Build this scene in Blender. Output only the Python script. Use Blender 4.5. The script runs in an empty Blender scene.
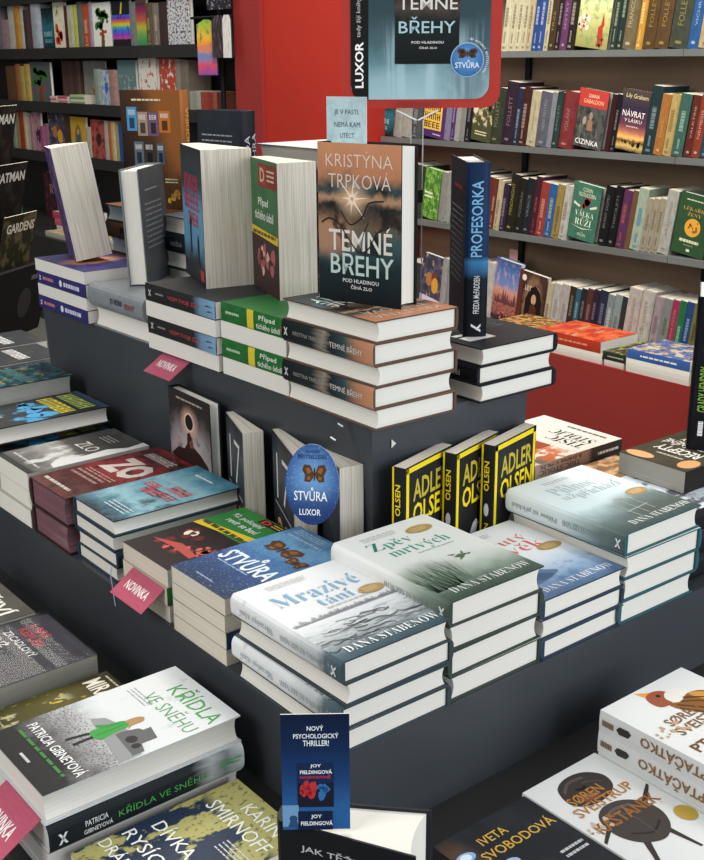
import bpy, math, random, unicodedata
from mathutils import Matrix, Vector
R_ = math.radians
scene = bpy.context.scene
col = scene.collection
rng = random.Random(7)

# ------------------------------------------------------------------ camera, world, lights, exposure
def V3(*a): return Vector(a)
CAM_PITCH, CAM_ROLL, CAM_YAW, CAM_F = .31237, .00708, .67433, 1148.2
_h = V3(math.sin(CAM_YAW), math.cos(CAM_YAW), 0)
_r = V3(math.cos(CAM_YAW), -math.sin(CAM_YAW), 0)
_f = _h * math.cos(CAM_PITCH) + V3(0, 0, -math.sin(CAM_PITCH))
_d = _f.cross(_r)
_r2 = _r * math.cos(CAM_ROLL) + _d * math.sin(CAM_ROLL)
_d2 = _d * math.cos(CAM_ROLL) - _r * math.sin(CAM_ROLL)
cam = bpy.data.cameras.new('camera')
cam_o = bpy.data.objects.new('camera', cam)
col.objects.link(cam_o)
cam.sensor_fit = 'HORIZONTAL'
cam.sensor_width = 36
cam.lens = 36 * CAM_F / 704
cam.clip_end = 60
m = Matrix((_r2, -_d2, -_f)).transposed().to_4x4()
m.translation = V3(0, 0, 1.5)
cam_o.matrix_world = m
scene.camera = cam_o

world = bpy.data.worlds.new('shop_light')
scene.world = world
world.use_nodes = True
bg = world.node_tree.nodes['Background']
bg.inputs[0].default_value = (.93, .96, 1.0, 1)
bg.inputs[1].default_value = .42

def area(name, loc, target, sx, sy, power, color):
    l = bpy.data.lights.new(name, 'AREA')
    l.shape = 'RECTANGLE'
    l.size, l.size_y, l.energy, l.color = sx, sy, power, color
    o = bpy.data.objects.new(name, l)
    o.location = loc
    o.rotation_euler = (Vector(target) - Vector(loc)).to_track_quat('-Z', 'Y').to_euler()
    col.objects.link(o)
    return o
area('shop_front_daylight', (2.2, -3.0, 2.3), (1.2, 1.2, .8), 4.5, 2.6, 172, (.93, .97, 1.0))
area('ceiling_and_fill_light', (1.2, .9, 3.3), (1.1, 1.2, 0), 2.4, 1.2, 15, (1.0, .97, .92))
area('ceiling_and_fill_light', (-1.9, 1.0, 2.7), (.7, 1.5, .9), 1.6, 1.2, 52, (1.0, .96, .9))  # added fill from the left for left-facing page edges, not a ceiling panel
area('ceiling_and_fill_light', (1.9, 3.0, 3.3), (2.4, 3.0, 0), 1.2, 1.2, 48, (1.0, .93, .82))
area('shelf_fill_light', (1.75, 2.3, 3.1), (3.2, 2.4, .95), 1.0, .8, 62, (1.0, .95, .86))  # fill lamp added only to brighten the right bookcase and its wood back
area('ceiling_and_fill_light', (2.0, 5.6, 3.3), (2.6, 6.0, 0), 1.2, 1.2, 30, (1.0, .93, .82))

scene.view_settings.view_transform = 'Standard'
scene.view_settings.look = 'None'
scene.view_settings.exposure = 0.0
scene.view_settings.gamma = 1.0
scene.view_settings.use_curve_mapping = False

# ------------------------------------------------------------------ materials
def lin(hx):
    hx = hx.lstrip('#')
    out = []
    for i in (0, 2, 4):
        c = int(hx[i:i + 2], 16) / 255
        out.append(c / 12.92 if c <= .04045 else ((c + .055) / 1.055) ** 2.4)
    return (*out, 1)
_flat = {}
def flat(hx, rough=.5, metal=0):
    k = (hx, rough, metal)
    if k not in _flat:
        mt = bpy.data.materials.new('plain_' + hx)
        mt.use_nodes = True
        b = mt.node_tree.nodes['Principled BSDF']
        b.inputs['Base Color'].default_value = lin(hx)
        b.inputs['Roughness'].default_value = rough
        b.inputs['Metallic'].default_value = metal
        b.inputs['Specular IOR Level'].default_value = .14
        _flat[k] = mt
    return _flat[k]
class NB:
    """small builder for procedural surface art in the u (across) and v (up) of a face"""
    def __init__(s, name, rough):
        s.mt = bpy.data.materials.new(name)
        s.mt.use_nodes = True
        s.nt = s.mt.node_tree
        s.b = s.nt.nodes['Principled BSDF']
        s.b.inputs['Roughness'].default_value = rough
        s.b.inputs['Specular IOR Level'].default_value = .12
        uv = s.nt.nodes.new('ShaderNodeUVMap')
        sp = s.nt.nodes.new('ShaderNodeSeparateXYZ')
        s.nt.links.new(uv.outputs[0], sp.inputs[0])
        s.uv, s.u, s.v = uv.outputs[0], sp.outputs[0], sp.outputs[1]
    def put(s, sock, x):
        if isinstance(x, (int, float)): sock.default_value = x
        else: s.nt.links.new(x, sock)
    def m(s, op, a, b=0, c=0):
        n = s.nt.nodes.new('ShaderNodeMath')
        n.operation = op
        for i, x in enumerate((a, b, c)): s.put(n.inputs[i], x)
        return n.outputs[0]
    def step(s, x, lo, hi):
        n = s.nt.nodes.new('ShaderNodeMapRange')
        n.interpolation_type = 'SMOOTHSTEP'
        s.put(n.inputs[0], x)
        n.inputs[1].default_value, n.inputs[2].default_value = lo, hi
        return n.outputs[0]
    def noise(s, su, sv, seed=0, detail=4, rough=.6):
        mp = s.nt.nodes.new('ShaderNodeMapping')
        s.nt.links.new(s.uv, mp.inputs[0])
        mp.inputs['Location'].default_value = (seed * 3.1, seed * 1.7, seed)
        mp.inputs['Scale'].default_value = (su, sv, 1)
        n = s.nt.nodes.new('ShaderNodeTexNoise')
        n.inputs['Scale'].default_value = 1
        n.inputs['Detail'].default_value = detail
        n.inputs['Roughness'].default_value = rough
        s.nt.links.new(mp.outputs[0], n.inputs[0])
        return n.outputs[0]
    def mix(s, f, a, b):
        n = s.nt.nodes.new('ShaderNodeMix')
        n.data_type = 'RGBA'
        s.put(n.inputs[0], f)
        for sock, x in ((n.inputs[6], a), (n.inputs[7], b)):
            if isinstance(x, tuple): sock.default_value = x
            else: s.nt.links.new(x, sock)
        return n.outputs[2]
    def ramp(s, t, stops):
        n = s.nt.nodes.new('ShaderNodeValToRGB')
        e = n.color_ramp.elements
        while len(e) < len(stops): e.new(.5)
        for el, (p, c) in zip(e, stops): el.position, el.color = p, lin(c)
        s.nt.links.new(t, n.inputs[0])
        return n.outputs[0]
_art = {}
def art(name, base, *layers, rough=.42):
    """layers, painted in order:
    ('ramp', angle, stops, wobble, noise scale)          replaces the base
    ('noise', su, sv, lo, hi, colour, amount[, v0, v1])   blotches between v0 and v1
    ('blob', cu, cv, ru, rv, softness, colour, amount, wobble)
    ('band', 'u'|'v', lo, hi, softness, colour, amount, wobble)"""
    if name in _art: return _art[name]
    n = NB('art_' + name, rough)
    c = lin(base)
    for i, L in enumerate(layers):
        if L[0] == 'ramp':
            a = R_(L[1])
            t = n.m('ADD', n.m('MULTIPLY', n.u, math.cos(a)), n.m('MULTIPLY', n.v, math.sin(a)))
            if len(L) > 3 and L[3]:
                t = n.m('ADD', t, n.m('MULTIPLY', n.m('SUBTRACT', n.noise(L[4], L[4] * 1.4, i + 1), .5), L[3]))
            c = n.ramp(t, L[2])
        elif L[0] == 'noise':
            f = n.m('MULTIPLY', n.step(n.noise(L[1], L[2], i + 11), L[3], L[4]), L[6])
            if len(L) > 7:
                f = n.m('MULTIPLY', f, n.m('MULTIPLY', n.step(n.v, L[7] - .04, L[7] + .04), n.m('SUBTRACT', 1, n.step(n.v, L[8] - .05, L[8] + .05))))
            c = n.mix(f, c, lin(L[5]))
        elif L[0] == 'blob':
            du = n.m('DIVIDE', n.m('SUBTRACT', n.u, L[1]), L[3])
            dv = n.m('DIVIDE', n.m('SUBTRACT', n.v, L[2]), L[4])
            d = n.m('SQRT', n.m('ADD', n.m('MULTIPLY', du, du), n.m('MULTIPLY', dv, dv)))
            if L[8]: d = n.m('ADD', d, n.m('MULTIPLY', n.m('SUBTRACT', n.noise(7, 9, i + 5), .5), L[8]))
            c = n.mix(n.m('MULTIPLY', n.m('SUBTRACT', 1, n.step(d, 1 - L[5], 1 + L[5])), L[7]), c, lin(L[6]))
        elif L[0] == 'band':
            t = n.u if L[1] == 'u' else n.v
            if L[7]: t = n.m('ADD', t, n.m('MULTIPLY', n.m('SUBTRACT', n.noise(9, 9, i + 5), .5), L[7]))
            f = n.m('MULTIPLY', n.step(t, L[2] - L[4], L[2] + L[4]), n.m('SUBTRACT', 1, n.step(t, L[3] - L[4], L[3] + L[4])))
            c = n.mix(n.m('MULTIPLY', f, L[6]), c, lin(L[5]))
    n.put(n.b.inputs['Base Color'], c) if not isinstance(c, tuple) else setattr(n.b.inputs['Base Color'], 'default_value', c)
    _art[name] = n.mt
    return n.mt
def paper(name, light, dark, lines):
    """page edges: thin streaks across the thickness (uv.y runs in metres)"""
    if name in _art: return _art[name]
    n = NB('paper_' + name, .8)
    f = n.step(n.noise(6, lines, 3, 2), .42, .72)
    g = n.step(n.noise(9, lines * .22, 8, 2), .45, .8)
    c = n.mix(n.m('MULTIPLY', f, .55), lin(light), lin(dark))
    c = n.mix(n.m('MULTIPLY', g, .35), c, lin(dark))
    n.put(n.b.inputs['Base Color'], c)
    _art[name] = n.mt
    return n.mt
PAGES = paper('smooth_white', 'e0ded7', 'd2cec5', 2200)
CREAM = paper('cream', 'd8d1c3', 'bfb6a6', 1500)
FAN = paper('fanned', 'dad4c8', '988e7f', 620)
GREYP = paper('grey', 'a9a79f', '8c8981', 1800)

def surf(name, c1, c2, su, sv, sw, rough, bump=0, metal=0):
    """room and furniture surfaces in object coordinates"""
    mt = bpy.data.materials.new(name)
    mt.use_nodes = True
    nt = mt.node_tree
    b = nt.nodes['Principled BSDF']
    tc = nt.nodes.new('ShaderNodeTexCoord')
    mp = nt.nodes.new('ShaderNodeMapping')
    mp.inputs['Scale'].default_value = (su, sv, sw)
    n = nt.nodes.new('ShaderNodeTexNoise')
    n.inputs['Scale'].default_value = 1
    n.inputs['Detail'].default_value = 6
    r = nt.nodes.new('ShaderNodeValToRGB')
    r.color_ramp.elements[0].position, r.color_ramp.elements[1].position = .35, .68
    r.color_ramp.elements[0].color, r.color_ramp.elements[1].color = lin(c1), lin(c2)
    nt.links.new(tc.outputs['Object'], mp.inputs[0])
    nt.links.new(mp.outputs[0], n.inputs[0])
    nt.links.new(n.outputs[0], r.inputs[0])
    nt.links.new(r.outputs[0], b.inputs['Base Color'])
    b.inputs['Roughness'].default_value = rough
    b.inputs['Metallic'].default_value = metal
    if bump:
        bp = nt.nodes.new('ShaderNodeBump')
        bp.inputs['Strength'].default_value = bump
        bp.inputs['Distance'].default_value = .002
        nt.links.new(n.outputs[0], bp.inputs['Height'])
        nt.links.new(bp.outputs[0], b.inputs['Normal'])
    return mt
LAMINATE = surf('anthracite_laminate', '34383e', '3a3f45', 3, 3, 3, .42, .05)
LAMINATE_BLACK = surf('black_laminate', '1b1b1c', '202021', 3, 3, 3, .55)
SHELF_GREY = surf('grey_metal_shelf', '5c5e5d', '666867', 4, 4, 4, .5)
SHELF_BLACK = surf('black_shelf', '232322', '2a2928', 4, 4, 4, .5)
WOOD = surf('brown_wood_panel', '87705b', '9a8069', 3, 1.2, 26, .6, .05)
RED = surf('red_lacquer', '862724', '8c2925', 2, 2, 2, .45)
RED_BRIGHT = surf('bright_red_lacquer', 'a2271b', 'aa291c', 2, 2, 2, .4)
CARPET = surf('grey_carpet', '5a5c54', '6c6e64', 120, 120, 120, .95, .3)
WALLM = surf('painted_wall', '57524c', '5e5952', 5, 5, 5, .8)
DARK = flat('151517', .5)
GLOSSBLACK = flat('1b1b1d', .3)

def clear_film():
    mt = bpy.data.materials.new('clear_film')
    mt.use_nodes = True
    nt = mt.node_tree
    nt.nodes.remove(nt.nodes['Principled BSDF'])
    tr, gl, mx = (nt.nodes.new('ShaderNodeBsdf' + k) if k != 'Mix' else nt.nodes.new('ShaderNodeMixShader') for k in ('Transparent', 'Glossy', 'Mix'))
    tr.inputs[0].default_value = (.97, .97, .97, 1)
    gl.inputs['Roughness'].default_value = .12
    no = nt.nodes.new('ShaderNodeTexNoise')
    no.inputs['Scale'].default_value = 24
    tc = nt.nodes.new('ShaderNodeTexCoord')
    bp = nt.nodes.new('ShaderNodeBump')
    bp.inputs['Strength'].default_value = .06
    bp.inputs['Distance'].default_value = .004
    nt.links.new(tc.outputs['Object'], no.inputs[0])
    nt.links.new(no.outputs[0], bp.inputs['Height'])
    nt.links.new(bp.outputs[0], gl.inputs['Normal'])
    fr = nt.nodes.new('ShaderNodeFresnel')
    fr.inputs[0].default_value = 1.2
    nt.links.new(bp.outputs[0], fr.inputs['Normal'])
    nt.links.new(fr.outputs[0], mx.inputs[0])
    nt.links.new(tr.outputs[0], mx.inputs[1])
    nt.links.new(gl.outputs[0], mx.inputs[2])
    nt.links.new(mx.outputs[0], nt.nodes['Material Output'].inputs[0])
    return mt
FILM = clear_film()

# ------------------------------------------------------------------ mesh helpers
class MB:
    def __init__(s): s.v, s.f, s.mi, s.uv, s.mats = [], [], [], [], []
    def mat(s, m):
        if m not in s.mats: s.mats.append(m)
        return s.mats.index(m)
    def face(s, pts, mt, uvs=None):
        n = len(s.v)
        s.v += [tuple(p) for p in pts]
        s.f.append(tuple(range(n, n + len(pts))))
        s.mi.append(s.mat(mt))
        s.uv.append(uvs or [(0, 0)] * len(pts))
    def box(s, x0, y0, z0, x1, y1, z1, mt, taper=0):
        a, b, t = (x0, y0, x1, y1), (z0, z1), taper
        p = [(x0 + t, y0 + t, z0), (x1, y0 + t, z0), (x1, y1, z0), (x0 + t, y1, z0), (x0, y0, z1), (x1, y0, z1), (x1, y1, z1), (x0, y1, z1)]
        for q in ((0, 3, 2, 1), (4, 5, 6, 7), (0, 1, 5, 4), (1, 2, 6, 5), (2, 3, 7, 6), (3, 0, 4, 7)):
            s.face([p[i] for i in q], mt, [(0, 0), (1, 0), (1, 1), (0, 1)])
    def prism(s, poly, z0, z1, mt, M=None, side=None):
        """poly in local xy, extruded along local z"""
        M = M or Matrix()
        lo = [M @ V3(x, y, z0) for x, y in poly]
        hi = [M @ V3(x, y, z1) for x, y in poly]
        xs, ys = [p[0] for p in poly], [p[1] for p in poly]
        w, h = max(xs) - min(xs) or 1, max(ys) - min(ys) or 1
        uv = [((x - min(xs)) / w, (y - min(ys)) / h) for x, y in poly]
        s.face(hi, mt, uv)
        s.face(lo[::-1], side or mt, uv[::-1])
        for i in range(len(poly)):
            j = (i + 1) % len(poly)
            s.face([lo[i], lo[j], hi[j], hi[i]], side or mt)
    def tube(s, a, b, r, mt, n=10):
        a, b = Vector(a), Vector(b)
        d = (b - a).normalized()
        x = d.orthogonal().normalized()
        y = d.cross(x)
        ring = [x * math.cos(2 * math.pi * i / n) * r + y * math.sin(2 * math.pi * i / n) * r for i in range(n)]
        for i in range(n):
            j = (i + 1) % n
            s.face([a + ring[i], a + ring[j], b + ring[j], b + ring[i]], mt)
        s.face([a + q for q in ring[::-1]], mt)
        s.face([b + q for q in ring], mt)
    def mesh(s, name):
        me = bpy.data.meshes.new(name)
        me.from_pydata(s.v, [], s.f)
        for mt in s.mats: me.materials.append(mt)
        me.polygons.foreach_set('material_index', s.mi)
        ul = me.uv_layers.new(name='UVMap')
        ul.data.foreach_set('uv', [c for f in s.uv for p in f for c in p])
        me.update()
        return me
def link(name, me, parent=None):
    o = bpy.data.objects.new(name, me)
    col.objects.link(o)
    if parent: o.parent = parent
    return o
def obj(name, mb, parent=None): return link(name, mb.mesh(name), parent)
def tag(o, label, cat, group=None):
    o['label'], o['category'] = label, cat
    if group: o['group'] = group
    return o
def empty(name, M=None):
    o = bpy.data.objects.new(name, None)
    o.empty_display_size = .05
    col.objects.link(o)
    if M is not None: o.matrix_world = M
    return o
def struct(name, mb):
    o = obj(name, mb)
    o['kind'] = 'structure'
    return o
def dup(root, M):
    r = root.copy()
    col.objects.link(r)
    r.matrix_world = M
    for k in ('label', 'group'):
        if k in r: del r[k]
    for ch in list(root.children):
        c = ch.copy()
        col.objects.link(c)
        c.parent = r
        for g in list(ch.children):
            d = g.copy()
            col.objects.link(d)
            d.parent = c
    return r

# ------------------------------------------------------------------ lettering
_txt = {}
SERIF = {}
for i in range(26):
    SERIF[chr(65 + i)] = chr(0x1D400 + i)
    SERIF[chr(97 + i)] = chr(0x1D41A + i)
def raw_text(s, off=0.0):
    k = (s, off)
    if k not in _txt:
        c = bpy.data.curves.new('lettering', 'FONT')
        c.body = s
        c.resolution_u = 2
        c.offset = off
        o = bpy.data.objects.new('lettering', c)
        col.objects.link(o)
        bpy.context.view_layer.update()
        me = bpy.data.meshes.new_from_object(o.evaluated_get(bpy.context.evaluated_depsgraph_get()))
        _txt[k] = ([(v.co.x, v.co.y) for v in me.vertices], [tuple(p.vertices) for p in me.polygons])
        bpy.data.objects.remove(o)
        bpy.data.curves.remove(c)
        bpy.data.meshes.remove(me)
    return _txt[k]
def glyphs(s, serif=False, off=0.0):
    if not serif: return raw_text(s, off)
    key = ('serif', s)
    if key in _txt: return _txt[key]
    V, F, x = [], [], 0
    for ch in s:
        if ch == ' ':
            x += .3
            continue
        dec = unicodedata.normalize('NFD', ch)
        v, f = raw_text(SERIF.get(dec[0], dec[0]), -.012)
        if not v: continue
        mn, mx = min(p[0] for p in v), max(p[0] for p in v)
        top = max(p[1] for p in v)
        n = len(V)
        V += [(p[0] - mn + x, p[1]) for p in v]
        F += [tuple(i + n for i in q) for q in f]
        cx = x + (mx - mn) / 2
        if len(dec) > 1:
            if dec[0] in 'iI': top -= .16
            t = top + .05
            pol = {'\u0301': [[(-.02, 0), (.05, 0), (.16, .17), (.05, .17)]],
                   '\u030c': [[(-.15, .16), (-.03, 0), (.03, 0), (-.08, .16)], [(.03, 0), (.15, .16), (.08, .16), (-.03, 0)]],
                   '\u030a': [[(-.1, .02), (-.05, .02), (-.05, .18), (-.1, .18)], [(.05, .02), (.1, .02), (.1, .18), (.05, .18)], [(-.1, .02), (.1, .02), (.1, .06), (-.1, .06)], [(-.1, .14), (.1, .14), (.1, .18), (-.1, .18)]]}.get(dec[1], [])
            for q in pol:
                n = len(V)
                V += [(cx + a, t + b) for a, b in q]
                F.append(tuple(range(n, n + len(q))))
        x += mx - mn + .07
    _txt[key] = (V, F)
    return _txt[key]
# decal makers: each returns (surface, [polygons in u,v], colour)
def T(sf, s, u0, v0, u1, v1, c, serif=False, off=0.0, slant=0): return ('T', sf, s, u0, v0, u1, v1, c, serif, off, slant)
def P(sf, pts, c): return ('P', sf, [pts], c)
def PS(sf, polys, c): return ('P', sf, polys, c)
def Q(sf, u0, v0, u1, v1, c): return ('P', sf, [[(u0, v0), (u1, v0), (u1, v1), (u0, v1)]], c)
def E(sf, cu, cv, ru, rv, c, n=26): return ('P', sf, [[(cu + ru * math.cos(2 * math.pi * i / n), cv + rv * math.sin(2 * math.pi * i / n)) for i in range(n)]], c)
def frame(sf, u0, v0, u1, v1, du, dv, c):
    return PS(sf, [[(u0, v0), (u1, v0), (u1, v0 + dv), (u0, v0 + dv)], [(u0, v1 - dv), (u1, v1 - dv), (u1, v1), (u0, v1)],
                   [(u0, v0), (u0 + du, v0), (u0 + du, v1), (u0, v1)], [(u1 - du, v0), (u1, v0), (u1, v1), (u1 - du, v1)]], c)
def lines(sf, u0, v0, u1, v1, n, c, fill=.45, seed=1):
    """rows of small print too small to read: short dashes"""
    r = random.Random(seed)
    out = []
    st = (v1 - v0) / n
    for i in range(n):
        y = v1 - (i + 1) * st + st * (1 - fill) / 2
        x, end = u0, u1 - (u1 - u0) * r.random() * .2
        while x < end:
            w = (u1 - u0) * (.06 + .12 * r.random())
            out.append([(x, y), (min(x + w, end), y), (min(x + w, end), y + st * fill), (x, y + st * fill)])
            x += w + (u1 - u0) * .025
    return PS(sf, out, c)
def scrib(sf, u0, v0, u1, v1, n, c, seed=1):
    """a line of illegible big letters: upright strokes with cross strokes"""
    r = random.Random(seed)
    out = []
    st = (u1 - u0) / n
    for i in range(n):
        a, b, w = u0 + i * st, u0 + (i + .78) * st, st * .26
        out.append([(a, v0), (a + w, v0), (a + w, v1), (a, v1)])
        k = r.random()
        h = v1 - v0
        if k < .65: out.append([(b - w, v0), (b, v0), (b, v1), (b - w, v1)])
        for y in ((0, .42, .82) if k > .6 else (.42,) if k < .3 else (.82,)):
            out.append([(a, v0 + y * h), (b, v0 + y * h), (b, v0 + (y + .17) * h), (a, v0 + (y + .17) * h)])
    return PS(sf, out, c)
def blobs(sf, u0, v0, u1, v1, n, r0, r1, c, seed=1, k=7):
    r = random.Random(seed)
    out = []
    for _ in range(n):
        cu, cv, q = r.uniform(u0, u1), r.uniform(v0, v1), r.uniform(r0, r1)
        out.append([(cu + q * r.uniform(.5, 1.1) * math.cos(2 * math.pi * i / k), cv + .7 * q * r.uniform(.5, 1.1) * math.sin(2 * math.pi * i / k)) for i in range(k)])
    return PS(sf, out, c)
def curve(sf, pts, wd, c, n=8):
    """a smooth stroke through the points"""
    P_ = [pts[0]] + list(pts) + [pts[-1]]
    L = []
    for i in range(1, len(P_) - 2):
        for k in range(n):
            t = k / n
            L.append(tuple(.5 * (2 * P_[i][a] + (P_[i + 1][a] - P_[i - 1][a]) * t + (2 * P_[i - 1][a] - 5 * P_[i][a] + 4 * P_[i + 1][a] - P_[i + 2][a]) * t * t + (3 * P_[i][a] - P_[i - 1][a] - 3 * P_[i + 1][a] + P_[i + 2][a]) * t ** 3) for a in (0, 1)))
    L.append(tuple(pts[-1]))
    out = []
    for (x0, y0), (x1, y1) in zip(L, L[1:]):
        d = math.hypot(x1 - x0, y1 - y0) or 1
        nx, ny = -(y1 - y0) / d * wd / 2, (x1 - x0) / d * wd / 2
        out.append([(x0 - nx, y0 - ny), (x1 - nx, y1 - ny), (x1 + nx, y1 + ny), (x0 + nx, y0 + ny)])
    return PS(sf, out, c)
def soft(pts, n=6):
    """round off a closed outline"""
    N, L = len(pts), []
    for i in range(N):
        a, b, c, d = (pts[(i + k - 1) % N] for k in range(4))
        for k in range(n):
            t = k / n
            L.append(tuple(.5 * (2 * b[q] + (c[q] - a[q]) * t + (2 * a[q] - 5 * b[q] + 4 * c[q] - d[q]) * t * t + (3 * b[q] - a[q] - 3 * c[q] + d[q]) * t ** 3) for q in (0, 1)))
    return L
def ridge(sf, u0, u1, v0, amp, n, c, seed=1, base=None, drop=.0):
    """a jagged skyline, v0 its foot"""
    r = random.Random(seed)
    out = []
    for i in range(n):
        a, b = u0 + (u1 - u0) * i / n, u0 + (u1 - u0) * (i + 1) / n
        y = v0 + drop * i / n
        t = amp * r.uniform(.25, 1)
        out.append([(a - .004, y), (b + .004, y), (b, y + t * .3), ((a + b) / 2 + r.uniform(-.01, .01), y + t), (a, y + t * .35)])
    return PS(sf, out, c)
def blades(sf, u0, u1, v0, n, hmin, hmax, w, c, seed=1):
    r = random.Random(seed)
    out = []
    for _ in range(n):
        u, h, l = r.uniform(u0, u1), r.uniform(hmin, hmax), r.uniform(-.06, .08)
        out.append([(u, v0), (u + w, v0), (u + l, v0 + h)])
    return PS(sf, out, c)

# ------------------------------------------------------------------ the book
EPS = .00025
def book(name, w, h, t, T_=None, hard=True, front=None, spine=None, back=None, edge='2a2a2c', decals=(), page=None, split=True, round_=.16):
    """local x from spine to fore edge, y up the page, z towards the front cover; an Empty with covers, spine and page_block"""
    TT = T_ or t
    front = front or flat('808080')
    spine = spine or front
    back = back or (flat(edge) if spine is not front and isinstance(edge, str) else spine)
    em = flat(edge) if isinstance(edge, str) else edge
    b, ov = (.0019, .003) if hard else (.0007, 0)
    bul = round_ * t if hard else .03 * t
    root = empty(name)
    mF = MB()
    mS, mK = (MB(), MB()) if split else (mF, mF)
    ns = 8 if hard else 3
    arc = [(-bul * (1 - (2 * k / ns - 1) ** 4), t / 2 - t * k / ns) for k in range(ns + 1)]
    fo, fi = (w, TT / 2), (w, TT / 2 - b)
    bo, bi = (w, -TT / 2), (w, -TT / 2 + b)
    P3 = lambda q, y: (q[0], y, q[1])
    mF.face([P3(arc[0], 0), P3(fo, 0), P3(fo, h), P3(arc[0], h)], front, [(0, 0), (1, 0), (1, 1), (0, 1)])
    for k in range(ns):
        c0, c1 = k / ns, (k + 1) / ns
        mS.face([P3(arc[k], 0), P3(arc[k], h), P3(arc[k + 1], h), P3(arc[k + 1], 0)], spine, [(0, 1 - c0), (1, 1 - c0), (1, 1 - c1), (0, 1 - c1)])
    mK.face([P3(bo, 0), P3(arc[-1], 0), P3(arc[-1], h), P3(bo, h)], back, [(0, 0), (1, 0), (1, 1), (0, 1)])
    ii, ij = (b, t / 2 - b), (b, -t / 2 + b)
    mF.face([P3(ii, 0), P3(ii, h), P3(fi, h), P3(fi, 0)], em)
    mK.face([P3(ij, h), P3(ij, 0), P3(bi, 0), P3(bi, h)], em)
    mS.face([P3(ii, h), P3(ii, 0), P3(ij, 0), P3(ij, h)], em)
    mF.face([P3(fo, 0), P3(fi, 0), P3(fi, h), P3(fo, h)], em)
    mK.face([P3(bi, 0), P3(bo, 0), P3(bo, h), P3(bi, h)], em)
    for y, fl in ((0, 1), (h, -1)):
        mF.face([P3(q, y) for q in (arc[0], ii, fi, fo)][::fl], em)
        mK.face([P3(q, y) for q in (bo, bi, ij, arc[-1])][::fl], em)
        for k in range(ns):
            s0, s1 = t / 2 - b - (t - 2 * b) * k / ns, t / 2 - b - (t - 2 * b) * (k + 1) / ns
            mS.face([P3(q, y) for q in (arc[k], arc[k + 1], (b, s1), (b, s0))][::fl], em)
    # decals
    def at(sf, u, v):
        if sf == 'F': return (u * w, v * h, t / 2 + (TT - t) / 2 * u + EPS)
        if sf == 'K': return (w - u * w, v * h, -(t / 2 + (TT - t) / 2 * (1 - u)) - EPS)
        if sf == 'S': return (-bul * (1 - (1 - 2 * v) ** 4) - EPS * 2, u * h, t / 2 - t * v)
        return (-bul * (1 - (1 - 2 * v) ** 4) - EPS * 2, h - u * h, -t / 2 + t * v)
    for li, D in enumerate(decals):
        if D[0] == 'T':
            _, sf, s, u0, v0, u1, v1, c, serif, off, slant = D
            V, F = glyphs(s, serif, off)
            if not V: continue
            xs, ys = [p[0] for p in V], [p[1] for p in V]
            sx, sy = (u1 - u0) / (max(xs) - min(xs)), (v1 - v0) / (max(ys) - min(ys))
            pts = [((p[0] - min(xs)) * sx + u0, (p[1] - min(ys)) * sy + v0 + slant * ((p[0] - min(xs)) * sx)) for p in V]
            polys = [[pts[i] for i in f] for f in F]
        else:
            _, sf, polys, c = D
        mt = flat(c) if isinstance(c, str) else c
        dz = li * .00003
        if sf in 'SD' and D[0] == 'P':
            cut = []
            for q in polys:
                if len(q) == 4 and max(v for _, v in q) - min(v for _, v in q) > .3:
                    (a, b_), (c2, d2) = (q[0], q[3]), (q[1], q[2])
                    ip = lambda s_, e_, k_: (s_[0] + (e_[0] - s_[0]) * k_, s_[1] + (e_[1] - s_[1]) * k_)
                    cut += [[ip(a, b_, k / 8), ip(c2, d2, k / 8), ip(c2, d2, (k + 1) / 8), ip(a, b_, (k + 1) / 8)] for k in range(8)]
                else: cut.append(q)
            polys = cut
        for q in polys:
            L = []
            for u, v in q:
                x, y, z = at(sf, u, v)
                if sf == 'F': z += dz
                elif sf == 'K': z -= dz
                else: x -= dz
                L.append((x, y, z))
            (mF if sf == 'F' else mK if sf == 'K' else mS).face(L, mt, list(q))
    if split:
        for nm, q in (('front_cover', mF), ('spine', mS), ('back_cover', mK)): obj(nm, q, root)
    else: obj('cover', mF, root)
    # pages
    pg = page or (PAGES if hard else CREAM)
    pb = MB()
    nz = 6
    y0, y1, x0, x1 = ov, h - ov, b + .0004, w - ov - (.001 if hard else 0)
    conc = .14 * t if hard else 0.0
    def pt(i, j, y):
        zf = j / nz
        hb = (t / 2 - b - .0002) if i == 0 else (TT / 2 - b - .0002)
        k = 1 - (2 * zf - 1) ** 2
        x = x0 if i == 0 else x1 - conc * k
        return (x, y, -hb + 2 * hb * zf)
    for j in range(nz):
        za, zb = j / nz * TT, (j + 1) / nz * TT
        for y, fl in ((y0, 1), (y1, -1)):
            pb.face([pt(0, j, y), pt(1, j, y), pt(1, j + 1, y), pt(0, j + 1, y)][::fl], pg, [(0, za), (w, za), (w, zb), (0, zb)][::fl])
        pb.face([pt(1, j, y0), pt(1, j, y1), pt(1, j + 1, y1), pt(1, j + 1, y0)], pg, [(0, za), (h, za), (h, zb), (0, zb)])
        pb.face([pt(0, j, y1), pt(0, j, y0), pt(0, j + 1, y0), pt(0, j + 1, y1)], pg)
    for j, fl in ((0, 1), (nz, -1)):
        pb.face([pt(0, j, y1), pt(1, j, y1), pt(1, j, y0), pt(0, j, y0)][::fl], pg)
    obj('page_block', pb, root)
    root['dims'] = (w, h, t, TT)
    return root
def axes(xa, ya, o=(0, 0, 0)):
    xa, ya = Vector(xa).normalized(), Vector(ya)
    ya = (ya - xa * ya.dot(xa)).normalized()
    za = xa.cross(ya)
    M = Matrix((xa, ya, za)).transposed().to_4x4()
    M.translation = Vector(o)
    return M
AX = {'+x': (1, 0, 0), '-x': (-1, 0, 0), '+y': (0, 1, 0), '-y': (0, -1, 0)}
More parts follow.
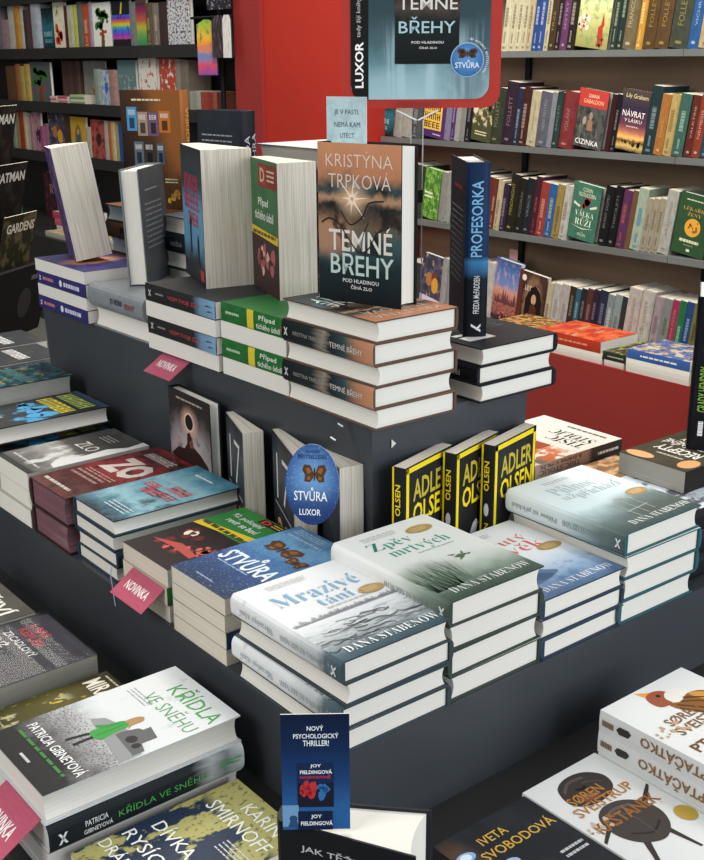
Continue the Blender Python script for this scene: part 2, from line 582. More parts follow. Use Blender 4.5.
def flat_at(cx, cy, zb, w, h, t, xa, ya, yaw=0):
    """a book lying with its box centred over (cx, cy) and its underside at zb"""
    Rz = Matrix.Rotation(yaw, 3, 'Z')
    x, y = Rz @ Vector(AX[xa]), Rz @ Vector(AX[ya])
    return axes(x, y, Vector((cx, cy, zb + t / 2)) - x * w / 2 - y * h / 2)
def fan_at(spine, fore, zb, lean=(0, 0)):
    """a standing book: spine centre to fore-edge centre on the ground plane"""
    x = V3(fore[0] - spine[0], fore[1] - spine[1], 0)
    up = V3(lean[0], lean[1], 1)
    x = x.normalized()
    up = up.normalized()
    z = x.cross(up)
    # keep the up direction, tilt x with it
    x = up.cross(z).normalized()
    return axes(x, up, (spine[0], spine[1], zb))
ORD = ['topmost', 'second', 'third', 'fourth', 'fifth', 'sixth', 'seventh', 'eighth', 'ninth', 'tenth', 'eleventh', 'twelfth']
PROTO = {}
def use(key, make, M):
    """first use moves the book itself, later uses copy it and its parts"""
    if key not in PROTO:
        PROTO[key] = make()
        r = PROTO[key]
        r.matrix_world = M
        return r
    return dup(PROTO[key], M)
def stack(key, make, w, h, t, rect, zb, orient, look, where, group, low=None, jit=.012, seed=3, top=None, cat='book', yaw=0):
    """rect = x0, y0, x1, y1 of the pile; orient listed from the bottom up; look / low describe the top and the lower books"""
    r = random.Random(seed)
    cx, cy = (rect[0] + rect[2]) / 2, (rect[1] + rect[3]) / 2
    n = len(orient)
    out = []
    for i, (xa, ya) in enumerate(orient):
        last = i == n - 1
        k = top[0] if (last and top) else key
        mk = top[1] if (last and top) else make
        a = 0 if last else r.uniform(-jit, jit)
        dx, dy = (0, 0) if last else (r.uniform(-.002, .002), r.uniform(-.002, .002))
        o = use(k, mk, flat_at(cx + dx, cy + dy, zb + i * t, w, h, t, xa, ya, a + yaw))
        lab = f"{look}, topmost of {where}" if last else f"{low or look}, {ORD[n - 1 - i]} from the top of {where}"
        if n == 1: lab = f"{look}, {where}"
        tag(o, lab, cat, group)
        out.append(o)
    return out

# ------------------------------------------------------------------ the room
mb = MB(); mb.box(-2.5, -2, -.05, 4.0, 10.2, 0, CARPET); struct('floor', mb)
mb = MB(); mb.box(3.46, -.5, 0, 3.6, 10.2, 3.4, WALLM); struct('wall_right', mb)
mb = MB(); mb.box(-2.5, 9.9, 0, 3.46, 10.05, 3.4, WALLM); struct('wall_back', mb)

# red pillar between the two bookcases
mb = MB()
mb.box(3.0, 3.80, 0, 3.44, 4.353, 3.2, RED_BRIGHT)
pil = obj('pillar', mb); tag(pil, 'tall bright red pillar between the two wall bookcases', 'pillar')
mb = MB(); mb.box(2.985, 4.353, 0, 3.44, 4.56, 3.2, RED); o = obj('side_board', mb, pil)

# the bookcase right of the pillar
bc = empty('bookcase'); tag(bc, 'brown-backed wall bookcase with grey shelves and red base, right of the pillar', 'bookcase')
mb = MB(); mb.box(3.42, .6, .5, 3.45, 3.79, 2.35, WOOD); obj('back_panel', mb, bc)
for z in (1.522, 1.19, .868, 1.86):
    mb = MB()
    for y0, y1 in ((.6, 2.312), (2.314, 3.79)):
        mb.box(3.2, y0, z - .005, 3.42, y1, z, SHELF_GREY)
    sh = obj('shelf', mb, bc)
    mb = MB()
    for y0, y1 in ((.6, 2.312), (2.314, 3.79)): mb.box(3.195, y0, z - .02, 3.2, y1, z + .002, SHELF_GREY)
    obj('front_lip', mb, sh)
for y in (.62, 1.45, 2.31, 3.17):
    mb = MB(); mb.box(3.405, y - .012, .5, 3.42, y + .012, 2.35, GLOSSBLACK); obj('upright_rail', mb, bc)
mb = MB(); mb.box(3.0, .6, 0, 3.44, 3.79, .512, RED); obj('base_cabinet', mb, bc)

# the bookcase left of the pillar
bl = empty('bookcase'); tag(bl, 'black wall bookcase with black shelves, left of the red pillar', 'bookcase')
mb = MB(); mb.box(3.43, 4.57, .4, 3.45, 9.4, 2.5, SHELF_BLACK); obj('back_panel', mb, bl)
for z in (1.575, 1.255, .945, 1.9):
    mb = MB(); mb.box(3.2, 4.57, z - .012, 3.43, 9.4, z, SHELF_BLACK); sh = obj('shelf', mb, bl)
    mb = MB(); mb.box(3.19, 4.57, z - .06, 3.2, 9.4, z + .003, SHELF_BLACK); obj('front_lip', mb, sh)
for y in (4.59, 6.05, 7.5, 8.9):
    mb = MB(); mb.box(3.4, y - .015, .4, 3.43, y + .015, 2.5, DARK); obj('upright_rail', mb, bl)
mb = MB(); mb.box(2.84, 4.57, 0, 3.43, 9.4, .512, SHELF_BLACK); obj('base_cabinet', mb, bl)

# the stepped display in the middle of the shop
ds = empty('display_stand', Matrix.Translation((.652, .827, 0))); tag(ds, 'stepped anthracite display stand carrying piles of new books', 'display stand')
OFF = Vector((.652, .827, 0))
def tier(name, x0, y0, x1, y1, z0, z1, taper=0, mt=LAMINATE):
    mb = MB(); mb.box(x0 - OFF.x, y0 - OFF.y, z0, x1 - OFF.x, y1 - OFF.y, z1, mt, taper); return obj(name, mb, ds)
tier('upper_tier', .902, 1.087, 1.194, 2.085, .8, 1.05, .012)
tier('middle_tier', .652, .827, 1.56, 2.58, .675, .8)
tier('lower_tier', .362, .50, 1.85, 2.74, .12, .675, 0, LAMINATE_BLACK)
tier('plinth', .42, .56, 1.79, 2.69, 0, .12)
mb = MB(); mb.prism([(0, 0), (.008, .005), (0, .012)], 0, .0004, flat('d0d0cc'), axes((1, 0, 0), (0, 0, 1), (.935 - OFF.x, 1.0868 - OFF.y, 1.012))); obj('corner_sticker', mb, ds)
ROWS = {
 's1': [
  (3.102, 0.0356, 0.23, 's', 'd9cfa8', '6b6350', ''),
  (3.072, 0.0301, 0.23, 's', 'd6cba2', '6b6350', ''),
  (3.042, 0.0298, 0.23, 's', 'dacfa6', '6b6350', ''),
  (3.015, 0.0271, 0.23, 's', 'd3c8a0', '6b6350', ''),
  (2.988, 0.0268, 0.23, 's', 'c9b48c', '7a5a3a', ''),
  (2.959, 0.0289, 0.23, 's', '2c4a92', 'd8dce8', ''),
  (2.931, 0.0286, 0.23, 's', '31509a', 'd8dce8', ''),
  (2.909, 0.0213, 0.23, 's', 'cbbb97', '6b5a40', ''),
  (2.879, 0.0305, 0.23, 's', '4a3a24', 'd8b860', 'FRZE'),
  (2.856, 0.0232, 0.23, 's', '2e2224', 'c8b8b0', ''),
  (2.823, 0.0322, 0.23, 's', '6a3a68', 'e0b8d0', 'SESTRY'),
  (2.787, 0.0363, 0.23, 's', '2e241e', 'd8c8b8', ''),
  (2.643, 0.1446, 0.23, 'f', 'b8b878', 'd04030', 'meadow'),
  (2.607, 0.0254, 0.23, 's', '2c4038', 'c8c8a8', ''),
  (2.579, 0.0272, 0.23, 's', '263a34', 'c8c8a8', ''),
  (2.526, 0.0535, 0.23, 's', '7a6a48', 'e8d8b0', 'FRANCOUZ'),
  (2.497, 0.0284, 0.23, 's', 'd89a30', 'f4e090', ''),
  (2.45, 0.0479, 0.23, 's', '5e4426', 'd0a84a', 'FOLLETT'),
  (2.395, 0.0548, 0.23, 's', '62462a', 'd0a84a', 'FOLLETT'),
  (2.322, 0.0724, 0.23, 's', '454a3c', 'c0a850', 'FOLLETT'),
  (2.281, 0.041, 0.23, 's', '2a5c9c', 'dfe8f0', 'VICHROVÉ'),
  (2.227, 0.0548, 0.23, 's', 'c0a878', '7a5030', ''),
 ],
 's2': [
  (3.959, 0.069, 0.143, 's', '2a3034', None, ''),
  (3.918, 0.0407, 0.152, 's', '22282c', None, ''),
  (3.747, 0.1709, 0.155, 'f', '1c2a30', '58a8b0', 'teal'),
  (3.69, 0.0507, 0.149, 's', 'a8a498', None, ''),
  (3.634, 0.0561, 0.15, 's', 'b4b0a4', None, ''),
  (3.573, 0.0612, 0.159, 's', '54585a', 'b0b0b0', ''),
  (3.436, 0.1364, 0.153, 'f', '4a2c5c', 'd8a848', 'yellow'),
  (3.402, 0.0346, 0.151, 's', '8a80a0', None, ''),
  (3.379, 0.0229, 0.16, 's', '5a3470', 'c8b8d8', ''),
  (3.35, 0.0283, 0.153, 's', 'a8a4a0', None, ''),
  (3.322, 0.0281, 0.157, 's', '908c8c', None, ''),
  (3.289, 0.0333, 0.172, 's', '201e22', 'a0a0a0', ''),
  (3.18, 0.1085, 0.196, 'f', '4a4a36', 'd8c8a0', 'olive'),
  (3.122, 0.058, 0.204, 's', '3a4030', 'c0b080', 'FOLLETT'),
  (3.066, 0.0569, 0.226, 's', '3a2434', 'c0a0a8', 'FOLLETT'),
  (3.035, 0.0306, 0.205, 's', '28304a', 'b0b8c8', ''),
  (2.995, 0.0403, 0.209, 's', '4a2620', 'd0b8a8', ''),
  (2.95, 0.0446, 0.196, 's', 'c8b894', '7a6a50', 'RANHOJIČ'),
  (2.896, 0.0536, 0.193, 's', '60606e', 'b8b8c0', 'NENÍ PRSTEN'),
  (2.872, 0.024, 0.194, 's', '8a8a94', None, ''),
  (2.839, 0.0333, 0.194, 's', '2c4240', 'a8b8b0', 'ZÁKLETÍ'),
  (2.774, 0.0654, 0.195, 's', '8c3034', 'd8a8a0', 'VOLÁNÍ'),
  (2.643, 0.1307, 0.197, 'f', '4a4a48', 'e0dcd8', 'cizinka'),
  (2.608, 0.0218, 0.192, 's', '421c1e', None, ''),
  (2.586, 0.0216, 0.192, 's', '241e20', 'a09a98', ''),
  (2.469, 0.1179, 0.2, 'f', '3a2c38', 'e8d8c8', 'navrat'),
  (2.424, 0.0449, 0.22, 's', '263c40', 'a8b8b8', ''),
  (2.388, 0.0362, 0.195, 's', 'b87434', 'f0d060', 'DOKÁ'),
  (2.352, 0.0356, 0.196, 's', 'c8a860', '806030', ''),
  (2.309, 0.0429, 0.197, 's', '3e6a5c', 'b8d0c0', ''),
  (2.274, 0.0307, 0.194, 's', '6a2a20', 'f0e8e0', 'VALKÝRIE'),
  (2.244, 0.0303, 0.195, 's', '9a3c28', 'f0e8e0', 'NEMESIS'),
  (2.207, 0.0374, 0.196, 's', '2a4a5a', 'b0d0d8', ''),
 ],
 's3': [
  (3.567, 0.0941, 0.216, 's', '3a4030', None, ''),
  (3.47, 0.0975, 0.202, 'f', '6a9a40', 'd0e0a0', 'leaf'),
  (3.428, 0.0357, 0.199, 's', '98968e', None, ''),
  (3.393, 0.0353, 0.201, 's', 'a4a29a', None, ''),
  (3.352, 0.0407, 0.204, 's', '565a5c', None, ''),
  (3.306, 0.0459, 0.207, 's', '704030', 'c0a080', ''),
  (3.261, 0.0452, 0.21, 's', '50382c', 'c0a080', ''),
  (3.216, 0.0445, 0.213, 's', '3c2a28', None, ''),
  (3.178, 0.0384, 0.2, 's', '7a2c26', 'd8a890', ''),
  (3.151, 0.0272, 0.195, 's', '7c3428', 'd8b8a0', ''),
  (3.118, 0.0323, 0.19, 's', 'cab890', '806a48', ''),
  (3.087, 0.0319, 0.177, 's', '3a2844', 'b0a0b8', ''),
  (3.039, 0.0472, 0.217, 's', '2c261c', 'e8d860', 'MINDNIGHT'),
  (3.003, 0.0362, 0.205, 's', '262420', 'b8b0a0', 'POZDRAV'),
  (2.962, 0.0409, 0.208, 's', '24282c', 'a8b0b0', 'VRBICE'),
  (2.932, 0.0303, 0.218, 's', '4c2030', 'b05050', ''),
  (2.892, 0.0399, 0.199, 's', 'a83c30', 'e0b0a0', ''),
  (2.853, 0.0393, 0.195, 's', '2a62a8', 'd8c890', ''),
  (2.819, 0.034, 0.197, 's', 'a88c44', '685020', ''),
  (2.78, 0.0383, 0.196, 's', 'c4c0b4', '806a60', ''),
  (2.65, 0.1302, 0.199, 'f', '3f6a58', 'd8d8c0', 'valka'),
  (2.592, 0.0448, 0.207, 's', '1e1e20', 'b8b4b0', 'BRÁNY DOMU'),
  (2.557, 0.0353, 0.21, 's', '1c1c1e', 'b8b4b0', 'TISÍCILETÍ'),
  (2.517, 0.0392, 0.2, 's', '64305a', 'd06040', ''),
  (2.496, 0.0215, 0.202, 's', '7a5436', None, ''),
  (2.453, 0.0425, 0.211, 's', 'a8b8a0', '3a80b0', ''),
  (2.428, 0.0252, 0.181, 's', 'a89c84', '706450', ''),
  (2.403, 0.025, 0.183, 's', 'a89c84', '706450', ''),
  (2.378, 0.0247, 0.185, 's', 'a89c84', '706450', ''),
  (2.334, 0.0447, 0.214, 's', 'b4b2a6', '78746a', 'KRÁLOVNA'),
  (2.196, 0.1293, 0.199, 'f', '2f4a30', 'd8a048', 'gold'),
  (2.151, 0.0378, 0.207, 's', '3a4a3a', None, ''),
 ],
 's4': [
  (3.574, 0.0836, 0.171, 's', '404448', None, ''),
  (3.449, 0.1245, 0.209, 'f', '3a3440', 'd0a050', 'kids'),
  (3.413, 0.0364, 0.211, 's', 'a8a8a4', None, ''),
  (3.377, 0.036, 0.215, 's', '9a9c9c', None, ''),
  (3.329, 0.0474, 0.204, 's', '4a4a50', None, ''),
  (3.259, 0.0698, 0.212, 's', '405060', None, ''),
  (3.197, 0.0626, 0.22, 's', '6a6058', None, ''),
  (3.152, 0.0448, 0.227, 's', 'c8c4bc', None, ''),
  (3.022, 0.1305, 0.238, 'f', '4a6a9a', 'd08060', 'castle'),
  (2.881, 0.1403, 0.206, 'f', '3a2a22', 'b0703c', 'arch'),
  (2.846, 0.0302, 0.192, 's', 'c4b894', '706040', ''),
  (2.806, 0.0398, 0.193, 's', 'bcbab6', '8a8684', ''),
  (2.767, 0.0393, 0.195, 's', 'b8aeb0', '8a8084', ''),
  (2.738, 0.0291, 0.193, 's', '3a3028', 'a09080', ''),
  (2.714, 0.0241, 0.189, 's', '2c6478', 'a0d0d8', ''),
  (2.685, 0.0286, 0.193, 's', '2c2c30', '909090', ''),
  (2.657, 0.0283, 0.197, 's', '5c3434', 'b08888', ''),
  (2.629, 0.028, 0.197, 's', '30283a', '9088a8', ''),
  (2.592, 0.0369, 0.199, 's', '28304a', '8890b0', ''),
  (2.56, 0.0319, 0.189, 's', '7c9496', 'c8d8d8', ''),
  (2.528, 0.0316, 0.194, 's', '88a0a0', '506868', ''),
  (2.506, 0.0223, 0.191, 's', '30383a', 'a0a0a0', 'M'),
  (2.449, 0.0572, 0.225, 's', 'c0bab0', '605a54', 'PÍSEŇ SVATÝCH'),
  (2.393, 0.056, 0.226, 's', 'c4beb4', '605a54', 'TŘI ÚSVITY'),
  (2.354, 0.0381, 0.213, 's', 'a89498', '705c60', ''),
  (2.321, 0.0334, 0.211, 's', '848e86', '50584f', ''),
  (2.292, 0.0289, 0.212, 's', 'b03058', 'e8c050', 'DIANA TOWER'),
  (2.264, 0.0286, 0.213, 's', '247a48', 'd0e0c0', ''),
  (2.235, 0.0283, 0.214, 's', '2c4a88', 'b8c8e0', ''),
  (2.207, 0.028, 0.212, 's', '7c7a38', '40401c', ''),
  (2.168, 0.0395, 0.217, 's', '3a3430', None, ''),
 ],
 'l1': [
  (7.71, 0.1858, 0.264, 's', '8a7a84', None, ''),
  (7.595, 0.1148, 0.185, 's', 'b8949c', None, ''),
  (7.483, 0.1042, 0.273, 's', 'dcd8cc', None, ''),
  (7.396, 0.0865, 0.275, 's', 'e09a30', None, ''),
  (7.342, 0.0543, 0.26, 's', 'd8d0b8', None, ''),
  (7.265, 0.0765, 0.234, 's', '4a4440', None, ''),
  (7.22, 0.0453, 0.262, 's', '8a3850', None, ''),
  (7.086, 0.1335, 0.264, 's', 'b4c0cc', None, ''),
  (6.914, 0.1724, 0.235, 'f', '4c5658', None, 'teal'),
  (6.761, 0.1527, 0.264, 'f', 'dcd4bc', 'd04830', 'poppy'),
  (6.72, 0.0408, 0.238, 's', '6a3038', None, ''),
  (6.64, 0.0805, 0.24, 's', 'd8dcb8', 'b0c060', ''),
  (6.587, 0.0529, 0.24, 's', 'e0d860', None, ''),
  (6.522, 0.0653, 0.253, 's', '6a8078', None, ''),
  (6.432, 0.0899, 0.24, 's', 'd85a30', 'f0e0d0', ''),
  (6.394, 0.038, 0.247, 's', 'a8a0c0', None, ''),
  (6.173, 0.2212, 0.24, 'f', 'dcdcd4', '3a7a40', 'plant'),
  (5.951, 0.21, 0.24, 'f', '242428', 'd050a0', 'rainbow'),
  (5.883, 0.0678, 0.228, 's', '8a8a8c', None, ''),
  (5.772, 0.1106, 0.24, 'f', '806a40', '60a050', 'stripes'),
  (5.697, 0.0648, 0.216, 's', '6a5a48', 'd8b860', ''),
  (5.633, 0.0638, 0.213, 's', '8c8278', 'd8d0b8', ''),
  (5.549, 0.0835, 0.215, 's', '4a3838', None, ''),
  (5.318, 0.2309, 0.24, 'f', 'c8c8cc', '505058', 'pattern'),
 ],
 'l2': [
  (7.542, 0.164, 0.217, 's', '7a5030', None, ''),
  (7.478, 0.0642, 0.23, 's', 'b06a40', None, ''),
  (7.399, 0.0791, 0.217, 's', 'c8a850', None, ''),
  (7.321, 0.0778, 0.23, 's', 'd0b050', None, ''),
  (7.021, 0.3152, 0.241, 'f', '585e60', '5a8a4a', 'plant'),
  (6.942, 0.0503, 0.247, 's', '6a4c44', None, ''),
  (6.892, 0.0498, 0.247, 's', '64483f', None, ''),
  (6.843, 0.0493, 0.247, 's', '6a4c44', None, ''),
  (6.794, 0.0488, 0.246, 's', '5e443c', None, ''),
  (6.739, 0.0551, 0.246, 's', '6a4c44', None, ''),
  (6.421, 0.2768, 0.246, 'f', '84807c', 'b89468', 'food'),
  (6.345, 0.0761, 0.201, 's', '9aa8a0', None, ''),
  (6.233, 0.1118, 0.195, 'f', 'a8b4c0', '3a62a0', 'blue'),
  (6.136, 0.0971, 0.196, 's', 'b48a80', None, ''),
  (5.925, 0.2109, 0.249, 'f', '5c7478', 'a8b8bc', 'bag'),
  (5.692, 0.1995, 0.259, 'f', 'd0ccc4', 'b05048', 'flowers'),
  (5.491, 0.1684, 0.258, 'f', 'a8483c', 'e0d8d0', 'flowers'),
  (5.44, 0.0512, 0.252, 's', '9c9488', None, ''),
  (5.359, 0.0806, 0.247, 's', '8a7c70', None, ''),
 ],
 'l3': [
  (7.615, 0.0662, 0.208, 's', '90a088', None, ''),
  (7.565, 0.0491, 0.235, 's', 'a8a060', None, ''),
  (7.484, 0.0809, 0.263, 's', 'c84030', None, ''),
  (7.437, 0.0479, 0.239, 's', 'd8c890', None, ''),
  (7.389, 0.0475, 0.234, 's', 'd0d0c8', None, ''),
  (7.342, 0.047, 0.223, 's', 'c08088', None, ''),
  (7.234, 0.1081, 0.244, 'f', 'a88890', '603848', 'pink'),
  (7.173, 0.0607, 0.159, 's', 'c05890', None, ''),
  (7.113, 0.06, 0.174, 's', 'b87890', None, ''),
  (6.88, 0.233, 0.264, 'f', 'a0a0a0', 'b06058', 'kids'),
  (6.831, 0.0495, 0.256, 's', '5c4238', None, ''),
  (6.796, 0.0351, 0.257, 's', '54403a', None, ''),
  (6.591, 0.2051, 0.231, 'f', 'c09a3c', '385060', 'saint'),
  (6.524, 0.0531, 0.178, 's', 'd0c8b0', None, ''),
  (6.343, 0.1811, 0.223, 'f', 'a85048', '3a2828', 'blue'),
  (6.293, 0.0505, 0.221, 's', 'c8c4c0', None, ''),
  (6.255, 0.0375, 0.217, 's', 'd06a38', None, ''),
  (6.206, 0.0495, 0.218, 's', 'd8c480', None, ''),
  (6.169, 0.0368, 0.209, 's', 'b8a888', None, ''),
  (6.12, 0.0486, 0.21, 's', '2c5aa8', None, ''),
  (6.037, 0.0837, 0.24, 's', '5c8468', None, ''),
 ],
 'l4': [
  (5.329, 0.0298, 0.094, 's', 'b8b4a8', None, ''),
  (5.29, 0.0394, 0.095, 's', 'a8b0a0', None, ''),
  (5.251, 0.039, 0.095, 's', 'c8c4b8', None, ''),
  (5.212, 0.0387, 0.091, 's', 'c05840', None, ''),
  (5.174, 0.0383, 0.092, 's', 'c84c40', None, ''),
  (5.136, 0.0379, 0.092, 's', 'b84438', None, ''),
  (5.098, 0.0375, 0.093, 's', 'c86a58', None, ''),
 ],
}

# ------------------------------------------------------------------ books on the wall shelves
def mute(c, k=.86):
    """dull a colour a little: cloth and matt paper"""
    v = [int(c[i:i + 2], 16) for i in (0, 2, 4)]
    g = sum(v) / 3
    return '%02x%02x%02x' % tuple(int((x * .86 + g * .14) * k) for x in v)
def spine_book(c, tc, text, h, t, i, w=.135):
    r = random.Random(i * 7 + int(h * 1e4))
    c = mute(c)
    tc = tc and mute(tc)
    d = []
    if tc: tc = '%02x%02x%02x' % tuple(int(int(tc[k:k + 2], 16) * .6 + int(c[k:k + 2], 16) * .4) for k in (0, 2, 4))
    if text: d.append(T('S', text, .3, .36, .3 + min(.55, .062 * len(text) + .03), .68, tc))
    elif tc:
        a = r.uniform(.3, .45)
        d.append(lines('S', a, .3, a + r.uniform(.3, .45), .72, 1, tc, .9, i))
    if tc:
        d.append(lines('S', .12, .34, .3, .66, 1, tc, .6, i + 1) if not text else E('S', .08, .5, .022, .2, tc, 10))
        if not text: d.append(Q('S', .04, .3, .075, .7, tc))
    return book('book', w, h, t, hard=r.random() < .35, front=art('cloth_' + c, c, ('noise', 7, 3, .4, .75, '%02x%02x%02x' % tuple(max(0, int(int(c[k:k + 2], 16) * .72)) for k in (0, 2, 4)), .6)), edge=c, decals=d, page=CREAM, split=False)
def face_art(kind, c, tc):
    k = kind
    if k == 'meadow': return [art('f_meadow', 'b8b878', ('ramp', 90, [(0, '8a8450'), (.3, 'a8a868'), (.6, 'c8c890'), (.8, '9ab0a0'), (1, 'd8d8b0')], .3, 6), ('noise', 6, 9, .5, .62, '6a8a5a', .6))], [blobs('F', .05, .1, .35, .45, 9, .04, .08, 'e0c8c0', 3), blobs('F', .1, .2, .3, .5, 5, .03, .05, 'a83c38', 4), P('F', [(.68, .05), (.86, .05), (.8, .3), (.84, .34), (.78, .52), (.74, .34), (.66, .3)], 'a83828'), blobs('F', .62, .02, .95, .18, 8, .03, .06, '7a4a30', 5)]
    if k == 'teal': return [art('f_teal', '1a262c', ('ramp', 90, [(0, '16222a'), (.5, '2a6a78'), (.8, '1c343c'), (1, '141c20')], .5, 5))], [scrib('F', .15, .3, .85, .42, 6, 'a8d0d0', 2), scrib('F', .2, .14, .8, .24, 6, '7ab0b4', 3)]
    if k == 'yellow': return [art('f_yellow', '4a2c5c')], [PS('F', [[(.06, .18), (.84, .2), (.84, .95), (.06, .95)]], 'd8b050'), scrib('F', .1, .68, .8, .88, 4, '6a4020', 3), scrib('F', .1, .45, .8, .62, 4, '6a4020', 4), scrib('F', .1, .24, .8, .4, 4, '6a4020', 5), lines('F', .5, .06, .85, .12, 1, 'c8b8d8')]
    if k == 'olive': return [art('f_olive', '44442f', ('noise', 5, 7, .48, .6, 'c8b890', .9, .3, .95))], [E('F', .12, .66, .16, .16, 'c8c0a8'), blobs('F', .35, .4, .9, .9, 10, .06, .12, '1c1c16', 3), lines('F', .2, .1, .8, .2, 2, 'd8c8a0')]
    if k == 'cizinka': return [art('f_ciz', '4e4e4c', ('noise', 5, 6, .45, .62, '2a2a2a', .9), ('noise', 12, 3, .55, .7, '9a9a98', .5, .05, .45))], [Q('F', 0, .7, 1, 1, 'b03a34'), T('F', 'DIANA', .34, .86, .7, .92, 'e0c8a8'), T('F', 'GABALDON', .18, .76, .86, .83, 'e0b888'), E('F', .5, .55, .06, .07, '8a7a6a'), E('F', .3, .46, .06, .07, '9a8a7a'), P('F', [(.4, .3), (.6, .3), (.58, .48), (.42, .48)], '8a6a54'), T('F', 'CIZINKA', .08, .05, .88, .14, 'e8e4e0')]
    if k == 'navrat': return [art('f_nav', '3a2c38', ('ramp', 90, [(0, '3a3428'), (.08, 'c8a860'), (.16, '4a3428'), (.22, 'e0b060'), (.3, 'b06a50'), (.42, '5a3848'), (.7, '32283c'), (1, '4a4038')], .12, 6))], [T('F', 'Lily Graham', .14, .84, .92, .93, 'd8c890'), T('F', 'NÁVRAT', .1, .56, .9, .68, 'ece4dc'), T('F', 'V LÁSKU', .2, .47, .82, .54, 'e4d8cc'), lines('F', .3, .38, .75, .42, 1, 'c8a8a0'), blobs('F', .1, .1, .9, .16, 8, .03, .07, '2a2420', 2)]
    if k == 'leaf': return [art('f_leaf', '6a9a40', ('noise', 4, 6, .45, .55, '3e6a28', .9), ('noise', 9, 11, .55, .65, 'b8d080', .8))], [lines('F', .1, .4, .6, .55, 2, 'e8f0d0')]
    if k == 'valka': return [art('f_valka', '3f6a58', ('noise', 4, 5, .45, .7, '2e5246', .7))], [T('F', 'CONN', .35, .86, .68, .93, 'cfd0b4'), T('F', 'IGGULDEN', .22, .77, .82, .84, 'cfd0b4'), blobs('F', .42, .6, .62, .72, 9, .07, .12, '8c3a34', 4, 9), T('F', 'VÁLKA', .18, .42, .85, .54, 'd8dac0', True), T('F', 'RŮŽÍ', .22, .26, .8, .41, 'd8dac0', True), PS('F', [[(.1, .24), (.5, .19), (.9, .24), (.5, .21)], [(.08, .62), (.3, .57), (.34, .6), (.1, .66)], [(.92, .62), (.7, .57), (.66, .6), (.9, .66)]], 'c8ccb0'), T('F', 'TRŮN', .36, .07, .66, .14, 'cfd0b4')]
    if k == 'gold': return [art('f_gold', '2f4a30', ('noise', 4, 5, .45, .7, '26402a', .6))], [lines('F', .2, .88, .85, .92, 1, 'c8c8a8'), T('F', 'LÉKAŘKY', .14, .73, .9, .8, 'b89048', True), T('F', 'ŽENY', .3, .64, .72, .71, 'b89048', True), E('F', .52, .46, .24, .15, 'd0963c'), blobs('F', .38, .36, .66, .56, 9, .03, .05, '8a5a20', 2), lines('F', .2, .2, .8, .26, 1, 'c8c8a8', .8), lines('F', .35, .15, .65, .17, 1, 'a8a888'), Q('F', .46, .06, .56, .1, 'd0d0b8')]
    if k == 'kids': return [art('f_kids', '3a3848', ('noise', 4, 6, .45, .6, '5a5a72', .8), ('noise', 6, 6, .58, .66, 'c8a860', .8))], [E('F', .4, .5, .16, .14, 'a8744a'), E('F', .66, .55, .15, .13, '6a4030'), E('F', .7, .4, .16, .16, 'd0983a'), P('F', [(0, 0), (1, 0), (1, .12), (0, .16)], 'c8ccd8')]
    if k == 'castle': return [art('f_castle', '4a6a9a', ('ramp', 90, [(0, '2c3040'), (.12, '8a5a50'), (.35, 'a86850'), (.5, 'c08c7c'), (.6, '6a80b0'), (.8, '4a6ea8'), (1, '38507c')], .25, 7), ('noise', 8, 5, .5, .62, 'c89890', .6, .5, .95), ('noise', 14, 16, .5, .58, '402c34', .7, .0, .42))], [ridge('F', .1, .95, .28, .28, 9, '5a3a40', 4), ridge('F', 0, 1, .02, .16, 9, '2c2a38', 8), blobs('F', .3, .02, .95, .2, 10, .03, .06, 'c85a5a', 2)]
    if k == 'arch': return [art('f_arch', '42302a', ('blob', .55, .45, .34, .5, .2, '8a6a50', .8, .4), ('noise', 6, 8, .5, .65, '2a1c18', .7))], [P('F', [(.3, .05), (.3, .5), (.45, .72), (.62, .78), (.8, .68), (.9, .5), (.9, .05)], '1c1614'), E('F', .6, .52, .09, .1, 'b89078'), P('F', [(.45, .05), (.5, .4), (.6, .45), (.72, .38), (.8, .05)], '4a2a24'), T('F', 'LET', .25, .66, .48, .75, 'd8c8b8'), Q('F', 0, 0, .14, 1, '5a2c24'), E('F', .18, .88, .08, .06, 'd8d0c8')]
    if k == 'poppy': return [art('f_poppy', 'dcd4bc', ('noise', 4, 5, .5, .6, 'b8c890', .7))], [blobs('F', .2, .15, .9, .5, 7, .12, .22, 'd04024', 3, 9), blobs('F', .2, .7, .5, .95, 4, .05, .09, '4a7a40', 4)]
    if k == 'plant': return [art('f_plant' + c, c)], [blobs('F', .15, .4, .85, .85, 26, .08, .15, '3c6e34', 5), blobs('F', .3, .1, .8, .4, 6, .06, .1, 'b83c2c', 6), P('F', [(.4, 0), (.6, 0), (.56, .4), (.46, .4)], '6a4a30')]
    if k == 'rainbow': return [art('f_rainbow', '222226', ('ramp', 90, [(0, '222226'), (.16, '222226'), (.17, 'c04890'), (.27, '7a48c0'), (.35, '3a6ad0'), (.42, '40a0a0'), (.48, 'c8c040'), (.55, 'd07030'), (.62, '6a3ab0'), (.69, '3a60c8'), (.7, '222226'), (1, '222226')], .06, 9), ('noise', 16, 3, .58, .62, '222226', .9))], [P('F', [(.45, .7), (.55, .72), (.62, .95), (.55, .98)], 'c8b840')]
    if k == 'stripes': return [art('f_stripes', '806a40', ('ramp', 90, [(0, '3a7a50'), (.25, '60a050'), (.4, 'b0a840'), (.55, 'a85a40'), (.75, '8a2c50'), (.9, '4a3048'), (1, '70603c')], .08, 6))], []
    if k == 'pattern': return [art('f_pattern', 'c4c4c8', ('noise', 14, 18, .5, .56, '4a4a54', .95))], []
